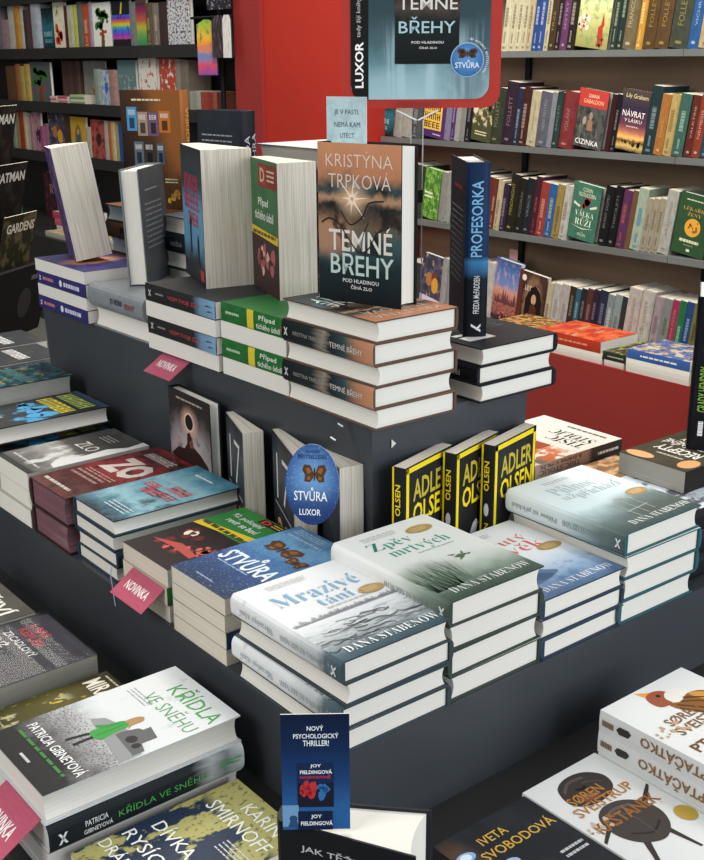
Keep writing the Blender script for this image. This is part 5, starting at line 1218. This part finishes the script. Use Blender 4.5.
def mira(): return book('book', .112, .2, .03, hard=False, front=art('mira', '4c4624', ('ramp', 90, [(0, '2e2c1c'), (.3, '4a4626'), (.6, '5c5630'), (1, '2e2a1a')], .3, 4), ('noise', 5, 5, .54, .6, 'b8b48c', .9, .2, .66), ('noise', 7, 6, .6, .64, 'd0b830', .9, .4, .75)), spine=flat('2e2c1c'), edge='3a3620', decals=[T('F', 'MIRANDA', .08, .8, .94, .93, 'e0dccc', off=.02), lines('F', .1, .95, .6, .98, 1, 'c8c4a0'), lines('F', .2, .12, .8, .22, 3, 'a8a488', .3)])
stack('mira', mira, .112, .2, .0295, (.385, 1.142, .585, 1.254), .675, [PL, PL], 'olive paperback with white letters', 'the olive pile', 'olive paperbacks on the lower step', seed=33, jit=.003)
def kepler(): return book('book', .152, .2, .0425, hard=False, front=art('kepler', '34353e', ('noise', 3, 4, .45, .65, '3c3d48', .8), ('noise', 5, 3, .6, .68, '6a6070', .5, .2, .5)), spine=flat('26262c'), edge='8a8880', page=GREYP, decals=[T('F', 'KEPLER', .14, .735, .56, .8, 'b03440', off=.02), T('F', 'LARS', .14, .82, .44, .89, 'b03440', off=.02), T('F', 'ZRCADLOVÝ', .1, .64, .68, .71, 'd8d8d8', off=.015), T('F', 'MUŽ', .1, .55, .36, .62, 'd8d8d8', off=.015)])
for q in stack('kepler', kepler, .152, .2, .0425, (.375, 1.258, .575, 1.41), .675, [PL, PL], 'film wrapped dark paperback, red and white title', 'the lower step wrapped pile', 'film wrapped dark paperbacks on the lower step', 'film wrapped paperback', seed=34, jit=.003): wrap(q)
def zivi(): return book('book', .135, .2, .03, hard=False, front=art('zivi', '3a3934', ('noise', 3, 4, .45, .65, '48463e', .8)), spine=flat('2c2b28'), edge='4a4842', page=GREYP, decals=[T('F', 'ŽIVÍ', .3, .78, .88, .92, 'd8d4cc', off=.02), scrib('F', .05, .6, .85, .74, 6, 'c8c4bc', 5)])
stack('zivi', zivi, .135, .2, .03, (.36, 1.415, .56, 1.55), .675, [PL, PL, PL], 'dark paperback with rough letters', 'the pile behind the wrapped ones', 'dark paperbacks with rough white letters', seed=35, jit=.003)
def plain2(): return book('book', .14, .2, .03, hard=False, front=flat('d4d4ce'), spine=flat('c8c8c2'), edge='c8c8c2')
stack('plain2', plain2, .14, .2, .03, (.36, 1.565, .56, 1.705), .675, [PL, PL, PL], 'white paperback', 'the white pile, lower step', 'white paperbacks on the lower step', seed=36, jit=.003)

# ------------------------------------------------------------------ lower step, front row
def iveta(): return book('book', .14, .21, .0265, hard=False, front=art('iveta', '24262a', ('noise', 3, 4, .45, .65, '2c2e34', .8), ('blob', .04, .75, .16, .22, .5, '5a4436', .8, .7)), spine=flat('24262a'), edge='34363a', page=GREYP, decals=[T('F', 'IVETA', .3, .84, .58, .9, 'c8a048', off=.01), T('F', 'SVOBODOVÁ', .2, .74, .96, .82, 'c8a048', off=.01), E('F', .1, .83, .09, .035, '8ab0d8'), E('F', .1, .83, .05, .025, 'd8e4f0'), E('F', .32, .66, .09, .035, '9ab8d8'), lines('F', .7, .5, .95, .58, 2, 'b8bcc0')])
stack('iveta', iveta, .14, .21, .0265, (.706, .54, .846, .75), .675, [A], 'black paperback with gold author letters', 'flat on the lower step beside the white beetle cover', 'black paperbacks at the front', seed=37)
GOLDT = 'a8763c'
def bug(sf):
    """a little figure made of two chestnuts and matchsticks"""
    return [PS(sf, [[(.3, .36), (.12, .16), (.15, .15), (.36, .34)], [(.56, .34), (.62, .14), (.65, .14), (.62, .36)], [(.2, .5), (.02, .44), (.02, .46), (.2, .53)], [(.74, .52), (.98, .62), (.98, .64), (.74, .56)]], '3a3230'),
            P(sf, soft([(.2, .8), (.28, .9), (.46, .94), (.66, .92), (.78, .84), (.74, .75), (.6, .7), (.4, .69), (.24, .73)]), '3a3331'), P(sf, soft([(.3, .76), (.36, .73), (.48, .725), (.56, .75), (.46, .78), (.36, .79)]), '7a4a3a'), curve(sf, [(.28, .85), (.42, .9), (.6, .89)], .02, '544c48'), curve(sf, [(.52, .86), (.62, .84), (.7, .8)], .014, '4a4240'), curve(sf, [(.4, .84), (.46, .82), (.52, .83)], .02, '1e1a19'),
            P(sf, soft([(.18, .5), (.24, .6), (.4, .65), (.6, .63), (.74, .55), (.76, .44), (.66, .34), (.48, .29), (.3, .33), (.2, .41)]), '413a38'), curve(sf, [(.26, .56), (.42, .6), (.62, .58)], .02, '5c5450'), curve(sf, [(.3, .42), (.46, .36), (.64, .4)], .014, '2a2523'), curve(sf, [(.4, .6), (.5, .5), (.48, .34)], .012, '544c48')]
def kapitan(): return book('book', .126, .215, .0265, hard=False, front=art('kap', 'd4d6d6', ('noise', 10, 10, .62, .7, 'c8b8a4', .7, .3, .75)), spine=flat('d8dada'), edge='d0d2d2', decals=bug('F') + [T('F', 'SØREN', .2, .74, .62, .81, GOLDT, off=.015), T('F', 'SVEISTRUP', .12, .655, .86, .725, GOLDT, off=.015), T('F', 'KAŠTÁNEK', .1, .5, .9, .6, '8f6030', off=.02), E('F', .9, .35, .1, .065, 'b09440'), blobs('F', .02, .45, .3, .6, 10, .01, .03, 'c0a890', 3)])
stack('kapitan', kapitan, .126, .215, .0265, (.849, .54, .975, .755), .675, [A], 'white paperback with a dark beetle and copper title', 'flat on the lower step', 'white copper titled paperbacks', seed=38)
def ptac(): return book('book', .158, .215, .0285, hard=False, front=art('ptac', 'd6d8d8', ('noise', 9, 9, .62, .7, 'c0a080', .7, .3, .62)), spine=art('ptac_s', 'd6d9da', ('noise', 5, 2, .6, .7, 'c0b090', .5)), edge='d8dada', decals=[P('F', [(.4, .9), (.37, .985), (.5, .93)], 'd89a40'), P('F', soft([(.36, .86), (.4, .92), (.5, .935), (.58, .9), (.58, .83), (.48, .79), (.38, .8)]), '94503a'), E('F', .49, .885, .02, .013, '1c1614'), P('F', soft([(.5, .83), (.56, .88), (.68, .88), (.74, .82), (.66, .76), (.54, .76)]), 'dcdad4'), P('F', soft([(.46, .8), (.56, .77), (.7, .8), (.84, .76), (.94, .62), (1.0, .46), (.96, .36), (.86, .4), (.7, .5), (.54, .64), (.46, .73)]), '84562e'), P('F', soft([(.7, .79), (.82, .75), (.93, .6), (.98, .44), (.9, .5), (.78, .62)]), 'c08f45'), curve('F', [(.5, .76), (.64, .64), (.84, .44)], .016, '4a3018'), curve('F', [(.56, .77), (.72, .68), (.92, .46)], .014, '5a3a1e'), curve('F', [(.48, .73), (.58, .62), (.74, .48)], .014, '4a3018'), curve('F', [(.62, .79), (.78, .7), (.9, .58)], .012, '3e2814'),
    T('F', 'SØREN', .22, .64, .6, .71, '7a5a38', off=.015), T('F', 'SVEISTRUP', .18, .55, .86, .62, '7a5a38', off=.015), T('F', 'PTAČÁTKO', .1, .4, .9, .5, '6a4a2c', off=.02), blobs('F', .02, .5, .3, .68, 12, .01, .03, 'b89878', 3),
     T('S', 'PTAČÁTKO', .3, .2, .72, .8, '8a6a48', off=.02), P('S', [(.78, .4), (.8, .62), (.86, .66), (.88, .5), (.86, .3), (.8, .28)], '3a3634'), lines('S', .9, .2, .98, .8, 1, '7a6a58')])
stack('ptac', ptac, .158, .215, .0285, (.978, .538, 1.136, .753), .675, [A, A, A], 'white paperback with a brown bird', 'the front right pile on the lower step', 'white bird paperbacks', 'white bird paperback', seed=39, jit=.004)
# the black opened book with the price card, at the very front
b = book('book', .118, .23, .03, T_=.062, front=flat('191b1f', .4), spine=art('heart_s', '17191d', ('noise', 3, 4, .45, .65, '1f2126', .8)), back=flat('1b1d22'), edge='24262b', page=PAGES, decals=[T('F', 'JAK TĚŽKÉ', .16, .89, .66, .93, 'b8bcc0', off=.01)])
b.matrix_world = fan_at((.463, .672), (.528, .582), .675); tag(b, 'black hardback standing half open behind the dark blue card at the front', 'book')
Mc = axes((.79, -.613, 0), (.03, .05, 1), (.4455, .6505, .906))
card('price_card', .0545, .103, .0012, art('pcard', '1d3a66', ('ramp', 90, [(0, '24588e'), (.2, '2a5a92'), (.42, '1c3f70'), (.7, '14284c'), (1, '101c34')], .1, 4)), [T('F', 'NOVÝ', .38, .86, .62, .91, 'dfe4ea', off=.015), T('F', 'PSYCHOLOGICKÝ', .18, .795, .84, .845, 'dfe4ea', off=.015), T('F', 'THRILLER!', .32, .73, .7, .78, 'dfe4ea', off=.015), Q('F', .23, .2, .76, .585, '16264a'), Q('F', .23, .2, .76, .41, '1a1a28'), T('F', 'JOY', .42, .54, .58, .575, 'e4e8ec', off=.02), T('F', 'FIELDINGOVÁ', .27, .49, .74, .53, 'e4e8ec', off=.02), T('F', 'HOSPODYNĚ', .27, .45, .72, .48, 'c03a40', off=.02), blobs('F', .28, .23, .46, .4, 7, .04, .08, 'b03034', 3), blobs('F', .54, .28, .7, .38, 5, .05, .08, '2c6aa8', 5), Q('F', 0, .03, .24, .22, '6a94bc'), E('F', .16, .1, .06, .03, '2a4a70'), P('F', [(.08, .03), (.24, .03), (.2, .1), (.12, .09)], '2a4a70'), Q('F', .23, 0, .74, .165, '141f3c'), T('F', 'JOY', .42, .095, .58, .135, 'e4e8ec', off=.02), T('F', 'FIELDINGOVÁ', .27, .04, .74, .085, 'e4e8ec', off=.02)], Mc, 'dark blue portrait card with white lettering stuck in the black open book', 'card')

# ------------------------------------------------------------------ tags and signs
PINK = art('pinktag', 'b0566c', ('noise', 3, 30, .45, .6, 'a64c62', .6))
def novinka(p0, p1, out, drop, lip, label, txt=True):
    """a pink strip folded over an edge from p0 to p1 (world), hanging outwards"""
    p0, p1 = Vector(p0), Vector(p1)
    x = (p1 - p0)
    w = x.length
    o3 = Vector((out[0], out[1], 0)).normalized()
    dn = (o3 * out[2] + V3(0, 0, -drop))
    x = x.normalized()
    y = (-dn).normalized()
    h = dn.length
    root = empty('price_tag', axes(x, y, p0 + dn))
    mb = MB()
    mb.box(0, 0, -.0008, w, h, 0, PINK)
    if txt:
        V, F = glyphs('NOVINKA', False, .02)
        xs, ys = [p[0] for p in V], [p[1] for p in V]
        sx, sy = .66 * w / (max(xs) - min(xs)), .3 * h / (max(ys) - min(ys))
        for f in F: mb.face([((V[i][0] - min(xs)) * sx + .17 * w, (V[i][1] - min(ys)) * sy + .34 * h, .0003) for i in f], flat('e8e0e0'))
    obj('printed_flap', mb, root)
    lb = MB()
    inv = root.matrix_world.inverted().to_3x3()
    a, c = V3(0, h, 0), V3(w, h, 0)
    q = inv @ (-o3 * lip)
    n = inv @ V3(0, 0, .0008)
    lb.face([a, c, c + q, a + q], PINK); lb.face([a - n, a + q - n, c + q - n, c - n], PINK)
    obj('folded_lip', lb, root)
    tag(root, label, 'price tag', 'pink price tags')
novinka((.9, 1.612, 1.0495), (.9, 1.53, 1.0495), (-1, 0, .042), .026, .008, 'pink price tag folded over the upper step edge under the black paperbacks')
novinka((.655, 1.293, .8505), (.655, 1.208, .8505), (-1, 0, .038), .026, .012, 'pink price tag sticking out of the crime paperbacks pile')
novinka((.378, 1.09, .745), (.378, 1.0, .745), (-1, 0, .05), .03, .012, 'pink price tag at the left end of the snow picture hardbacks')

def rod_sign():
    w, h = .07, .107
    cx, x, up = V3(.82, 1.111, .981), V3(.68, -.733, 0).normalized(), V3(.06, .1, 1).normalized()
    root = empty('shelf_sign', axes(x, up, cx - x * w / 2 - up * h / 2))
    ov = [(w / 2 + w / 2 * math.cos(2 * math.pi * i / 40), h / 2 + h / 2 * math.sin(2 * math.pi * i / 40)) for i in range(40)]
    mb = MB()
    mb.prism(ov, -.0015, 0, art('oval', '2c4c8a', ('blob', .5, .55, .34, .3, .8, '6c9ccc', .9, .3), ('noise', 26, 40, .58, .66, 'a8c4e0', .5), ('blob', .5, .1, .6, .3, .6, '1c2c60', .7, .2)), side=flat('c8d0dc'))
    def add(D, k):
        if D[0] == 'T':
            _, sf, s, u0, v0, u1, v1, c, serif, off, slant = D
            V, F = glyphs(s, serif, off); xs, ys = [p[0] for p in V], [p[1] for p in V]
            sx, sy = (u1 - u0) / (max(xs) - min(xs)), (v1 - v0) / (max(ys) - min(ys))
            polys = [[((V[i][0] - min(xs)) * sx + u0, (V[i][1] - min(ys)) * sy + v0) for i in f] for f in F]
        else: _, sf, polys, c = D
        for q in polys: mb.face([(u * w, v * h, .0003 + .00004 * k) for u, v in q], flat(c))
    for k, D in enumerate(BUTTER('F', .54, .64, .25, .22) + [T('F', 'STVŮRA', .16, .3, .78, .47, 'e4eaf2', off=.01), T('F', 'LUXOR', .26, .12, .66, .2, 'e4eaf2', off=.015), T('F', 'OD AUTORKY', .38, .89, .64, .925, '1c2c50'), T('F', 'BESTSELLERU', .24, .82, .76, .87, '1c2c50')]): add(D, k)
    obj('oval_panel', mb, root)
    inv = root.matrix_world.inverted()
    a, c, e = V3(w * .62, h * .75, -.003), V3(w * .8, h * .93, -.003), inv @ V3(.9, 1.139, 1.052)
    s = MB()
    side = V3(.005, -.003, 0)
    s.face([a - side, a + side, e + side, e - side], FILM)
    for k0, k1 in ((.5, .53), (.78, .81)):
        p, q = a.lerp(e, k0), a.lerp(e, k1)
        s.face([p - side * .7 + V3(0, 0, .0005), p + side * .7 + V3(0, 0, .0005), q + side * .7 + V3(0, 0, .0005), q - side * .7 + V3(0, 0, .0005)], flat('d8d8d8'))
    obj('clear_strip', s, root)
    tag(root, 'oval blue sign with two moths on a clear strip above the blue paperbacks', 'sign')
rod_sign()

# the big framed poster on its clear stand
def rounded(x0, y0, x1, y1, r, n=6):
    out = []
    for cx, cy, a0 in ((x1 - r, y0 + r, -90), (x1 - r, y1 - r, 0), (x0 + r, y1 - r, 90), (x0 + r, y0 + r, 180)):
        for i in range(n + 1):
            a = R_(a0 + 90 * i / n); out.append((cx + r * math.cos(a), cy + r * math.sin(a)))
    return out
def poster():
    root = empty('poster_stand', axes((.765, -.644, 0), (0, 0, 1), (1.137, 1.268, 1.05)))
    W, zb, zt = .2255, .383, .80
    x0 = -.1085
    p = MB(); p.prism(rounded(x0, zb, x0 + W, zt, .022), -.006, 0, RED_BRIGHT); fr = obj('frame', p, root)
    s = MB()
    ix0, ix1, iy0, iy1 = x0 + .014, x0 + W - .016, zb + .012, zt - .014
    w, h = ix1 - ix0, iy1 - iy0
    s.prism(rounded(ix0, iy0, ix1, iy1, .02), .0002, .0012, art('poster', '5a7078', ('ramp', 90, [(0, '98b6c0'), (.08, '88a8b2'), (.13, '648690'), (.2, '466068'), (.3, '33464d'), (1, '1c2628')], .14, 4), ('band', 'u', .75, .95, .15, '34484f', .7, .3), ('noise', 9, .8, .5, .64, 'a8c4cc', .5, 0, .24)))
    def rect(u0, v0, u1, v1, c, k=1): s.face([(ix0 + u * w, iy0 + v * h, .0013 + .0002 * k) for u, v in ((u0, v0), (u1, v0), (u1, v1), (u0, v1))], c if not isinstance(c, str) else flat(c), [(0, 0), (1, 0), (1, 1), (0, 1)])
    def txt(tx, x, y, ww, hh, c, off=0, rot=False, k=4, serif=False):
        V, F = glyphs(tx, serif, off); xs, ys = [q[0] for q in V], [q[1] for q in V]
        for f in F:
            pts = []
            for i in f:
                a, b_ = (V[i][0] - min(xs)) / (max(xs) - min(xs)), (V[i][1] - min(ys)) / (max(ys) - min(ys))
                pts.append((x + (1 - b_) * ww, y + a * hh, .0013 + .0002 * k) if rot else (x + a * ww, y + b_ * hh, .0013 + .0002 * k))
            s.face(pts, flat(c))
    s.prism([(ix0, iy0 + .02), (ix0 + .003, iy0 + .007), (ix0 + .012, iy0 + .001), (ix0 + .025, iy0), (ix0 + .025, iy1), (ix0, iy1)], .0008, .0014, flat('161616'))
    txt('LUXOR', ix0 + .006, iy0 + .016, .012, .062, 'e8e8e8', .025, True); txt('tady žijí knihy', ix0 + .008, iy0 + .084, .0075, .052, 'b8b8b8', 0, True)
    bx0, bx1, by0 = ix0 + .062, ix0 + .152, iy0 + .048
    s.face([(bx0, by0, .0017), (bx1, by0, .0017), (bx1, by0 + .14, .0017), (bx0, by0 + .14, .0017)], art('poster_book', '1c1e20', ('ramp', 90, [(0, '16181a'), (.4, '1e2426'), (.55, '4a4038'), (.62, '20201f'), (.8, '8a5c46'), (1, 'b87a58')], .25, 4)), [(0, 0), (1, 0), (1, 1), (0, 1)])
    bw = bx1 - bx0
    txt('TEMNÉ', bx0 + .05 * bw, by0 + .072, .92 * bw, .02, 'd0ccc6', .005); txt('BŘEHY', bx0 + .06 * bw, by0 + .041, .88 * bw, .0215, '9ec0c8', .005); txt('POD HLADINOU', bx0 + .26 * bw, by0 + .027, .5 * bw, .0035, 'd0d0cc', .015); txt('ČÍHÁ ZLO', bx0 + .38 * bw, by0 + .02, .28 * bw, .0035, 'd0d0cc', .015)
    cx, cy, rr = ix0 + .164, iy0 + .053, .0235
    for r_, c, k in ((rr, '8ab0d0', 3), (rr * .94, art('roundel', '28508c', ('blob', .5, .55, .4, .4, .8, '5a90c4', .9, .3), ('noise', 20, 20, .58, .66, 'a0c0e0', .4)), 4)):
        s.face([(cx + r_ * math.cos(2 * math.pi * i / 30), cy + r_ * math.sin(2 * math.pi * i / 30), .0013 + .0002 * k) for i in range(30)], flat(c) if isinstance(c, str) else c, [(.5 + .5 * math.cos(2 * math.pi * i / 30), .5 + .5 * math.sin(2 * math.pi * i / 30)) for i in range(30)])
    for D in BUTTER('F', 0, 0, 1, 1):
        for q in D[2]: s.face([(cx + u * .016, cy + .009 + v * .013, .0025) for u, v in q], flat('4a3428'))
    txt('STVŮRA', cx - .017, cy - .011, .034, .011, 'dfe8f2', .01, k=7)
    word = 'OD AUTORKY BESTSELLERU'
    for i, ch in enumerate(word):
        if ch == ' ': continue
        a = R_(82 - i * 5.6); V, F = glyphs(ch, False, .01); mx = max(q[0] for q in V) / 2
        for f in F: s.face([(cx + (.027 + V[j][1] * .004) * math.cos(a) + (V[j][0] - mx) * .004 * math.sin(a), cy + (.027 + V[j][1] * .004) * math.sin(a) - (V[j][0] - mx) * .004 * math.cos(a), .0024) for j in f], flat('dfe6ea'))
    obj('poster', s, fr)
    c = MB(); ACR = FILM
    c.prism([(-.034, zb - .002), (.034, zb - .002), (.008, zb - .018), (-.008, zb - .018)], -.005, -.001, ACR)
    c.box(-.03, zb + .001, .002, .032, zb + .009, .0035, ACR)
    c.tube((-.03, zb - .003, -.001), (-.001, zb - .017, -.001), .0012, flat('d8d8d4')); c.tube((.03, zb - .003, -.001), (.001, zb - .017, -.001), .0012, flat('d8d8d4'))
    obj('clear_bracket', c, root)
    c = MB(); c.box(-.008, .006, -.006, .008, zb - .016, 0, FILM); c.tube((-.0085, .006, -.003), (-.0085, zb - .016, -.003), .0008, flat('b8bab8')); c.tube((.0085, .006, -.003), (.0085, zb - .016, -.003), .0008, flat('b8bab8')); c.box(-.009, .25, -.008, .009, .268, .002, GLOSSBLACK); obj('pole', c, root)
    c = MB(); c.box(-.024, 0, -.018, .024, .006, .012, FILM); obj('base', c, root)
    tag(root, 'red framed poster on a clear stand above the upper step', 'sign')
poster()
# grey ribbon hanging from the teal pile
def ribbon():
    mb = MB()
    pts = [V3(.655 - .004 * min(1, k), 1.36 - .002 * k, .826 - .011 * k + .0008 * math.sin(k)) for k in range(6)]
    for a, c in zip(pts, pts[1:]):
        mb.face([a + V3(0, .0018, 0), a - V3(0, .0018, 0), c - V3(0, .0018, 0), c + V3(0, .0018, 0)], flat('9aa4b4'))
    o = obj('ribbon_bookmark', mb); tag(o, 'thin grey ribbon hanging from the pile of teal hardbacks', 'bookmark')
ribbon()

# ------------------------------------------------------------------ magazine rack at the left edge
RACKBLACK = flat('18181a', .7)
rack = empty('magazine_rack', Matrix.Translation((1.335, 3.168, 0)) @ Matrix.Rotation(R_(36), 4, 'Z')); tag(rack, 'black stepped magazine rack at the left edge behind the display', 'magazine rack')
mb = MB(); mb.box(-.5, .14, 0, .03, .18, 1.56, RACKBLACK); obj('back_board', mb, rack)
mb = MB(); mb.box(-.5, -.1, 0, .03, .2, .06, RACKBLACK); obj('foot', mb, rack)
def mag(c1, c2, title, tc):
    return book('magazine', .17, .25, .004, hard=False, front=art('mag' + title + c1, c1, ('noise', 4, 5, .48, .62, c2, .9), ('noise', 8, 9, .6, .68, c2, .6, 0, .7), rough=.7), edge=c2, decals=[T('F', title, .1, .8, .95, .91, tc, off=.03)])
# the pockets open outwards, so the magazines tip forwards at the top
for i, (top, yt, xr, c1, c2, title, tc, lab) in enumerate(((1.386, -.02, -.01, '161513', '2a2620', 'BATMAN', 'b8b4ac', 'dark comic magazine on the upper pocket of the rack'), (1.233, -.03, 0, '141312', '262422', 'BATMAN', 'b8b4ac', 'dark comic magazine on the second pocket of the rack'), (1.096, -.04, .01, '26261a', '5a5038', 'GARDENS', 'bcb8a4', 'olive comic magazine with ferns on the third pocket of the rack'))):
    ln = R_(14)
    zb, yb = top - .25 * math.cos(ln), yt + .25 * math.sin(ln)
    b = mag(c1, c2, title, tc)
    b.matrix_world = rack.matrix_world @ Matrix.Translation((xr - .17, yb, zb)) @ Matrix.Rotation(ln, 4, 'X') @ axes((1, 0, 0), (0, 0, 1))
    tag(b, lab, 'magazine', 'comic magazines in the rack')
    p = MB()
    p.box(-.48, yb - .03, zb - .012, .02, .14, zb - .004, RACKBLACK); p.box(-.48, yb - .034, zb - .012, .02, yb - .03, zb + .03, RACKBLACK)
    obj('pocket', p, rack)
p = MB(); Mx = Matrix.Translation((.02, -.01, .755)) @ Matrix.Rotation(R_(16), 4, 'X') @ axes((1, 0, 0), (0, 0, 1))
p.prism([(-.48, 0), (-.01, 0), (.01, .21), (-.48, .21)], -.012, 0, RACKBLACK, Mx); p.prism([(-.12 + .035 * math.cos(2 * math.pi * i / 20), .1 + .045 * math.sin(2 * math.pi * i / 20)) for i in range(20)], .0002, .001, flat('303032'), Mx); p.prism([(-.1, .165), (-.04, .165), (-.04, .178), (-.1, .178)], .0002, .001, flat('5a5a66'), Mx)
p.box(-.46, .03, .74, .01, .14, .755, RACKBLACK)
obj('front_box', p, rack)

# ------------------------------------------------------------------ card spinner with bright packs beside the pillar
sp = empty('card_spinner', Matrix.Translation((3.02, 4.72, 0))); tag(sp, 'thin black spinner stand beside the red pillar, black bookcase', 'stand')
mb = MB(); mb.tube((0, 0, 0), (0, 0, 1.95), .012, DARK); obj('pole', mb, sp)
mb = MB(); mb.tube((0, 0, 0), (0, 0, .03), .16, DARK, 24); obj('base', mb, sp)
for z in (1.685, 1.87):
    mb = MB(); mb.tube((-.07, -.2, z), (-.07, .14, z), .006, DARK); mb.tube((0, 0, z), (-.07, 0, z), .006, DARK); obj('hook_bar', mb, sp)
PK = art('pack', 'c87a30', ('ramp', 90, [(0, '7a4a90'), (.2, 'c84a60'), (.35, '4a80b0'), (.5, 'd87a38'), (.7, 'd8a840'), (1, '70a840')], .5, 5), ('noise', 6, 5, .55, .6, '4a8a3c', .9, .4, 1))
def pack(name, y, z, w, h, m_, label):
    mb = MB(); mb.prism([(-w / 2, -h), (w / 2, -h), (w / 2, 0), (.015, .02), (-.015, .02), (-w / 2, 0)], -.008, 0, m_, None, flat('303030'))
    o = obj(name, mb); o.matrix_world = axes((.25, -.97, 0), (0, 0, 1), (2.935, y, z)); tag(o, label, 'pack', 'packs hanging on the spinner')
pack('pencil_pack', 4.71, 1.655, .12, .22, PK, 'bright rainbow pack hanging on the spinner beside the red pillar')
pack('card_pack', 4.61, 1.67, .08, .16, art('pack2', '2a2226', ('noise', 20, 3, .5, .6, '6a5a60', .8)), 'dark striped pack on the spinner next to the rainbow pack')
pack('card_pack', 4.54, 1.67, .05, .16, art('pack3', 'c8c4c0', ('noise', 20, 3, .5, .6, '8a8480', .8)), 'white pack on the spinner nearest the red pillar')
pack('card_pack', 4.6, 1.845, .14, .13, art('pack4', '26242a', ('noise', 6, 6, .55, .6, '8a8a90', .8)), 'black pack with grey shapes on the upper hook of the spinner')
